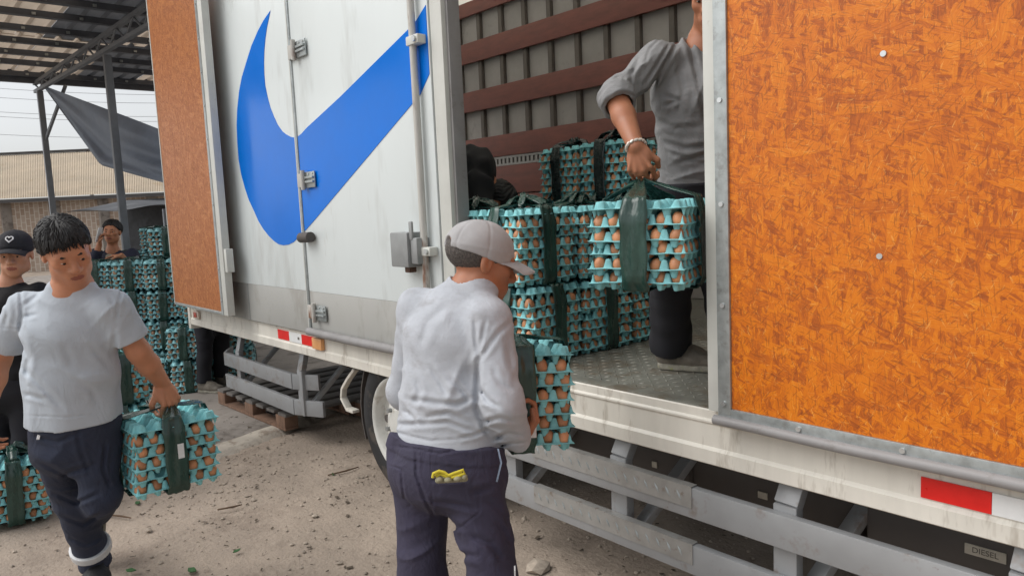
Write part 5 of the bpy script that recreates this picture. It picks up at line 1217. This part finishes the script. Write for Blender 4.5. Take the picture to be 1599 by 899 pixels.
# --- dark figure stooping inside the truck, and one standing behind the tail
def stooper():
    D = 4.25; f = unit(Rh*.95-Ah*.1); lat = lat_of(f)
    J = dict(lat=lat, f=f, pel=A(690, 300, D), chest=A(738, 268, D-.02), neck=A(765, 292, D-.02), head=A(778, 318, D), shL=A(748, 275, D+.16), elL=A(765, 350, D+.2), wrL=A(790, 390, D+.1), shR=A(745, 290, D-.17), elR=A(758, 355, D-.22), wrR=A(785, 385, D-.12))
    for q, x, dd in (('L', 690, .1), ('R', 688, -.1)):
        J['hip'+q] = A(x, 310, D+dd); a = J['hip'+q]; J['an'+q] = np.array((a[0], a[1], ZF+.1)); J['kn'+q] = (a+J['an'+q])/2+f*.08; J['ft'+q] = f
    t = person_root('person in black clothing stooping inside the truck beside the door post', (J['anR'][0], J['anR'][1], ZF))
    M = head_frame(unit(f*.5+DOWN*.8), unit(f*.8+UP*.5)); S = Solid(); base_body(S, J); add_head(S, J['head'], M, 1.0, False)
    for q in 'LR': add_hand(S, J['wr'+q], unit(DOWN+Rh*.3), -Rh, -Ah, .8)
    emit_solid('body', S, 'skin_dark', t, .007); hair_cap(J['head'], M, 1., t, 'hair', seed=14, tufts=40, fringe=False)
    shirt(J, J['pel'], t, 'black_cloth', .008, [(J['chest'], .3, unit(Rh+UP*.3), .09, .014)], ((.165, .14), (.175, .15), (.18, .14), (.09, .08)), {'L': (.9, .08, .066, .05), 'R': (.9, .08, .066, .05)}, name='jacket', seed=15, base=.004)
    trousers(J, J['pel']+unit(J['chest']-J['pel'])*.03, 'trouser_black', t, .011, [], seed=16); shoes(J, t, h=.009)
stooper()
def tail_person():
    f = unit(-Ah*.3+Rh*.9); lat = lat_of(f); g0 = on_z(333, 607, .02)
    P_ = lambda r, a, z: np.array((g0[0], g0[1], 0))+f*a-lat*r+UP*z
    J = dict(lat=lat, f=f, pel=P_(0, 0, .92), chest=P_(0, .02, 1.25), neck=P_(0, .03, 1.42), head=P_(0, .06, 1.53), shL=P_(-.18, .02, 1.37), elL=P_(-.24, .02, 1.10), wrL=P_(-.2, .18, .98), shR=P_(.18, .02, 1.37), elR=P_(.24, .0, 1.1), wrR=P_(.2, .18, .98))
    for q, s_ in (('L', -.1), ('R', .1)): J['hip'+q] = P_(s_, 0, .88); J['kn'+q] = P_(s_, .05, .49); J['an'+q] = P_(s_*1.1, 0, .11); J['ft'+q] = f
    t = person_root('person in dark trousers and worn trainers standing behind the truck tail', (g0[0], g0[1], .02))
    M = head_frame(f, UP); S = Solid(); base_body(S, J); add_head(S, J['head'], M, 1., False)
    for q in 'LR': add_hand(S, J['wr'+q], unit(f+DOWN*.4), UP, lat if q == 'R' else -lat, .7)
    emit_solid('body', S, 'skin', t, .008); hair_cap(J['head'], M, 1., t, 'hair', seed=17, tufts=30)
    shirt(J, J['pel']+UP*.02, t, 'navy', .009, [], ((.165, .13), (.165, .125), (.172, .125), (.085, .07)), {'L': (.85, .075, .066, .05), 'R': (.85, .075, .066, .05)}, seed=18)
    trousers(J, J['pel']+UP*.04, 'trouser_black', t, .008, [(J['knR'], .3, UP, .07, .010)], seed=19); shoes(J, t, h=.006)
tail_person()

# ------------------------------------------------------------------ egg bundles on the ground
def ground_stacks():
    hn = PH+.012; hf_ = PITCH*(NT_-1)+TH+.012; TIER = ['bottom', 'second', 'third', 'fourth', 'top']; G = 'egg bundles stacked on the yard'
    def column(px, dep, n, desc, rz, near=False, seed=0, gz=.026, tops=True):
        c = at(px, 400, dep); x, y = c[0], c[1]
        for k in range(n):
            r = random.Random(seed*31+k)
            tn = TIER[k] if k < n-1 else 'top'
            egg_pack((x+r.uniform(-.015, .015), y+r.uniform(-.015, .015), gz+k*(hn if near else hf_)), rz+r.uniform(-.07, .07), '%s egg bundle of the stack %s' % (tn, desc) if n > 1 else 'single egg bundle '+desc, G, near=near, seed=seed+k, jitter=1.5, straps=(0, 1), bow=near)
    base = math.atan2(Ah[1], Ah[0])
    rows = [(7.0, [(152, 4, 'half hidden behind the grey shirt shoulder'), (203, 4, 'just beyond the walking arm sleeve'), (254, 4, 'between walking arm and truck tail'), (305, 4, 'beside the orange rear door'), (356, 4, 'behind the truck tail')]),
            (7.36, [(120, 4, 'in the second row behind the walker head'), (215, 4, 'in the second row below the phone hand'), (262, 5, 'in the second row tallest by the orange door'), (312, 4, 'in the second row behind the orange door')]),
            (8.3, [(110, 4, 'in the third row behind the dark hair'), (160, 4, 'in the third row beside the navy jacket'), (236, 4, 'in the third row right of the navy jacket'), (280, 4, 'in the third row close to the orange door')]),
            (9.4, [(118, 4, 'far back under the shed by the brick wall'), (245, 5, 'far back under the shed, tallest'), (205, 4, 'far back under the shed beside its post')])]
    s = 100
    for dep, cols in rows:
        for px, n, d in cols: column(px, dep, n, d, base+.30+.04*((s*7) % 5-2), seed=s); s += 7
    column(283, 6.45, 2, 'low in front beside the truck tail', base+.25, seed=301)
    column(212, 6.5, 1, 'lying low in front of the tall stacks', base+.45, seed=305)
    column(338, 6.9, 2, 'low behind the legs at the truck tail', base+.3, seed=308)
    # near ones, low on the ground
    p = on_z(22, 803, .026); egg_pack((p[0], p[1], .024), base+.62, 'egg bundle on the concrete edge at the bottom left corner beside the walking leg', G, seed=41, tilt=(.04, -.03), tagface=(0, 1, .02, .2, .05))
    p = on_z(12, 768, .026); egg_pack((p[0], p[1], .024), base+.9, 'egg bundle behind the bottom left corner bundle, mostly hidden', G, seed=42)
    egg_pack((p[0], p[1], .024+hn), base+.7, 'egg bundle set on top of the hidden one at the left edge', G, seed=45)
    p = on_z(196, 702, .026); egg_pack((p[0], p[1], .024), base+.55, 'egg bundle on the concrete just behind the carried bundle', G, seed=43); egg_pack((p[0]-.02, p[1], .024+hn), base+.75, 'egg bundle stacked on the one behind the carried bundle', G, seed=44)
ground_stacks()
def pallets():
    for k, (x, y, rz, lab) in enumerate([(-5.45, .62, .03, 'weathered wooden pallet under the truck tail behind the step rails'), (-5.5, 1.75, -.04, 'grey wooden pallet deeper under the truck'), (-4.35, 1.25, .1, 'wooden pallet under the truck nearer the wheel')]):
        t = thing('pallet', lab, 'pallet', (x, y, .026 if x < -5.2 else .012), (0, 0, rz), 'pallets under the truck')
        for i in range(3):
            yy = -.5+i*.5; MB().box(-.6, .6, yy-.05, yy+.05, 0, .02).build('skid', 'pallet_wood', t, local=True, bevel=.003)
            for j in range(3): MB().box(-.6+j*.53, -.46+j*.53, yy-.05, yy+.05, .0205, .1).build('block', 'pallet_wood', t, local=True, bevel=.004)
        for j in range(7): MB().box(-.6+j*.183, -.48+j*.183, -.55, .55, .1005, .122).build('deck_board', 'pallet_grey', t, local=True, bevel=.003)
pallets()

# ------------------------------------------------------------------ shed, sail and buildings beyond
def shed():
    t = thing('open_shed', 'open metal shed roof with dark purlins and slim posts over the yard', 'shed', (-11, 1, 0)); Zr = 4.02
    def pt(mb, n, m, **kw): return part(mb, n, m, t, **kw)
    P1, P2 = at(60, 125, 12.2), at(163, 50, 9.45)
    for P in (P1, P2):
        po = pt(MB().box(P[0]-.044, P[0]+.044, P[1]-.044, P[1]+.044, .02, Zr-.34 if P is P2 else Zr-.25), 'post', 'post_dark', bevel=.005); part(MB().box(P[0]-.13, P[0]+.13, P[1]-.13, P[1]+.13, .024, .036), 'base_plate', 'post_dark', po)
    d = unit((P2-P1)*np.array((1, 1, 0))); q0 = P1-d*.3; q1 = P1+d*8.2
    tr = pt(MB().bar((q0[0], q0[1], Zr-.09), (q1[0], q1[1], Zr-.09), .06, .05), 'truss', 'post_dark')
    part(MB().bar((q0[0], q0[1], Zr-.22), (q1[0], q1[1], Zr-.34), .06, .05), 'bottom_chord', 'post_dark', tr)
    n = 26
    for i in range(n):
        a = q0+(q1-q0)*(i/n); b = q0+(q1-q0)*((i+1)/n); za, zb = Zr-.22-.12*i/n, Zr-.22-.12*(i+1)/n
        part(MB().tube([(a[0], a[1], za if i % 2 else Zr-.1), (b[0], b[1], Zr-.1 if i % 2 else zb)], .014, 6), 'lattice_bar', 'post_dark', tr)
    part(MB().bar((P1[0]-.02, P1[1]-.01, Zr-1.1), (P1[0]+.7, P1[1]+.25, Zr-.25), .04, .04), 'knee_brace', 'post_dark', tr)
    for x in (-14.6, -13.6, -12.85, -12.05, -11.3, -10.5, -9.8, -9.05, -8.3):
        pt(MB().box(x-.035, x+.035, -5.5, 6.5, Zr-.006, Zr+.062).box(x-.035, x+.05, -5.5, 6.5, Zr-.016, Zr-.0065), 'purlin', 'purlin')
        mb = MB()
        for y in np.arange(-5.2, 6.3, .5): mb.box(x+.0355, x+.06, y-.02, y+.02, Zr+.0, Zr+.03)
        pt(mb, 'roof_clips', 'galvanised', kind='stuff')
    pt(MB().box(-14.75, -14.66, -5.5, 6.5, Zr-.10, Zr+.1), 'eave_beam', 'purlin')
    rnd = random.Random(4)
    for k, y0 in enumerate(np.arange(-5.4, 6.4, .92)):
        prof = []
        for j in range(4):
            b = y0+j*.23; prof += [(b, .065), (b+.14, .065), (b+.165, .105), (b+.205, .105)]
        prof.append((y0+.92, .065))
        for x0, x1 in ((-14.9, -11.9), (-11.95, -8.1)):
            dz = .003*(k % 2)+(.006 if x0 > -12 else 0)
            vs = [(x0, y, Zr+z+dz) for y, z in prof]+[(x1, y, Zr+z+dz) for y, z in prof]; m_ = len(prof)
            fs = [(i, i+1, i+1+m_, i+m_) for i in range(m_-1)]
            dark = rnd.random() < (.12 if y0 < .6 else .45) or (x0 > -12 and y0 > .2 and rnd.random() < .5)
            pt(MB().add(vs, fs), 'roof_sheet', 'sheet_dark' if dark else 'sheet_tan')
    return P1, P2
P1, P2 = shed()
def sail():
    a, b, c, d = at(66, 133, 12.1), at(330, 232, 8.6), at(330, 306, 8.6), at(158, 258, 10.6); nu, nv = 40, 20; V = []
    for i in range(nu):
        u = i/(nu-1)
        for j in range(nv):
            v = j/(nv-1); top = a*(1-u)+b*u; bot = (a*(1-u/.5)+d*(u/.5)) if u < .5 else (d*(1-(u-.5)/.5)+c*((u-.5)/.5))
            bot = bot if u >= .5 else a*(1-u*2)+d*(u*2)
            p = top*(1-v)+bot*v; sag = -.10*math.sin(PI*u)*math.sin(PI*v)
            p = p+UP*sag+Ah*(.07*math.sin(v*9+u*5)*u+.05*math.sin(v*17-u*8)*u); V.append(p)
    V = np.array(V); N = nu*nv; Fq = []
    for i in range(nu-1):
        for j in range(nv-1):
            q = (i*nv+j, (i+1)*nv+j, (i+1)*nv+j+1, i*nv+j+1); Fq += [q, tuple(k+N for k in q[::-1])]
    o = mesh_obj('shade_sail', np.concatenate([V, V+Ah*.006]), Fq, 'tarp_blue', smooth=True); tag(o, 'dark blue grey shade cloth tied to the slim shed post', 'shade cloth')
    tag(MB().tube([a-Ah*.0, a*.5+P1*.5, P1+UP*-.05], .01, 6).build('tie_rope', 'wire', smooth=True), 'short rope tying the shade cloth corner to the post', 'rope')
sail()
def beyond():
    t = thing('far_warehouse', 'low brick warehouse with long beige corrugated roof beyond the yard', 'building', at(60, 360, 26)*np.array((1, 1, 0)))
    e0, e1 = at(-160, 316, 26), at(460, 303, 26); r0, r1 = at(-160, 246, 33), at(460, 255, 33); e0[2] = e1[2] = 2.62; r0[2] = r1[2] = 4.85
    n = 900; V = []
    for i in range(n):
        u = i/(n-1); z = .014*math.sin(i*PI/2.)
        for j in range(5):
            v = j/4; p = (e0*(1-u)+e1*u)*(1-v)+(r0*(1-u)+r1*u)*v; V.append(p+UP*z)
    Fq = [(i*5+j, (i+1)*5+j, (i+1)*5+j+1, i*5+j+1) for i in range(n-1) for j in range(4)]
    V = np.array(V); o = mesh_obj('roof', V, Fq, 'far_roof', t)
    part(MB().bar(e0-UP*.10, e1-UP*.10, .16, .12), 'gutter', 'gutter', t)
    part(MB().bar(r0+UP*.06, r1+UP*.06, .3, .08), 'ridge_cap', 'gutter', t)
    w0, w1 = e0+Ah*.5, e1+Ah*.5; part(MB().bar(w0*np.array((1, 1, 0))+UP*1.22, w1*np.array((1, 1, 0))+UP*1.22, .2, 2.5), 'wall', 'brick_far', t)
    for k in range(9):
        p = w0*(1-k/8)+w1*(k/8); part(MB().box(p[0]-.15-Ah[0]*.1, p[0]+.15-Ah[0]*.1, p[1]-.15-Ah[1]*.1, p[1]+.15-Ah[1]*.1, 0, 2.5), 'column', 'concrete', t)
    # black sheeted lean-to in front of it
    t2 = thing('sheeted_shelter', 'low shelter covered in black plastic sheeting behind the stacks', 'shelter', at(200, 360, 15)*np.array((1, 1, 0)))
    q0, q1 = at(95, 345, 15), at(420, 318, 15); n, m_ = 50, 12; V = []
    for i in range(n):
        u = i/(n-1)
        for j in range(m_):
            v = j/(m_-1); f = q0*(1-u)+q1*u; z = 2.05+.10*u-(v-.0)*.25+.05*math.sin(u*17)*math.sin(v*7)
            V.append((f[0]+Ah[0]*2.4*(1-v)*1.0, f[1]+Ah[1]*2.4*(1-v), z+.25*math.exp(-((u-.12)/.08)**2)*(1-v)*0))
    V = np.array(V); N = n*m_; Fq = []
    for i in range(n-1):
        for j in range(m_-1):
            q = (i*m_+j, (i+1)*m_+j, (i+1)*m_+j+1, i*m_+j+1); Fq += [q, tuple(k+N for k in q[::-1])]
    mesh_obj('cover', np.concatenate([V, V-UP*.006]), Fq, 'tarp_black', t2, smooth=True)
    b0, b1 = q0+Ah*2.3, q1+Ah*2.3; part(MB().bar(b0*np.array((1, 1, 0))+UP*1.05, b1*np.array((1, 1, 0))+UP*1.05, .05, 2.06), 'back_sheet', 'tarp_black', t2)
    for u in (.02, .5, .98):
        p = q0*(1-u)+q1*u; part(MB().box(p[0]-.04, p[0]+.04, p[1]-.04, p[1]+.04, .02, 1.79), 'post', 'post_dark', t2)
    # cables and a pole
    for k, (y0, y1, lab) in enumerate([(128, 146, 'topmost thin power cable across the pale sky'), (143, 158, 'second thin power cable from the top across the sky'), (166, 178, 'third thin power cable crossing the pale sky'), (173, 186, 'fourth thin power cable just under the third'), (202, 210, 'single thin cable in the middle of the pale sky'), (237, 240, 'upper of three low cables above the beige roof'), (242, 243, 'middle of three low cables above the beige roof'), (247, 247, 'lowest cable just above the beige roof')]):
        a, b = at(-120, y0, 44), at(420, y1, 44); pts = [a*(1-u)+b*u-UP*.35*4*u*(1-u) for u in np.linspace(0, 1, 14)]
        tag(MB().tube(pts, .012, 5).build('power_cable', 'wire', smooth=True), lab, 'cable', 'power cables over the yard')
    p = at(139, 262, 46); pz = at(139, 236, 46)[2]; t3 = thing('utility_pole', 'distant utility pole with crossarm above the beige roof', 'pole', (p[0], p[1], 0))
    part(MB().tube([(p[0], p[1], 0), (p[0], p[1], pz)], [.14, .09], 8), 'pole', 'wire', t3, smooth=True)
    for dz, w in ((.15, .7), (.55, .5)):
        ca = part(MB().bar((p[0]-RIGHT[0]*w, p[1]-RIGHT[1]*w, pz-dz), (p[0]+RIGHT[0]*w, p[1]+RIGHT[1]*w, pz-dz), .09, .09), 'crossarm', 'wire', t3)
        for s_ in (-.9, 0, .9): part(MB().tube([(p[0]+RIGHT[0]*w*s_, p[1]+RIGHT[1]*w*s_, pz-dz+.04), (p[0]+RIGHT[0]*w*s_, p[1]+RIGHT[1]*w*s_, pz-dz+.2)], .05, 6), 'insulator', 'wire', ca)
beyond()
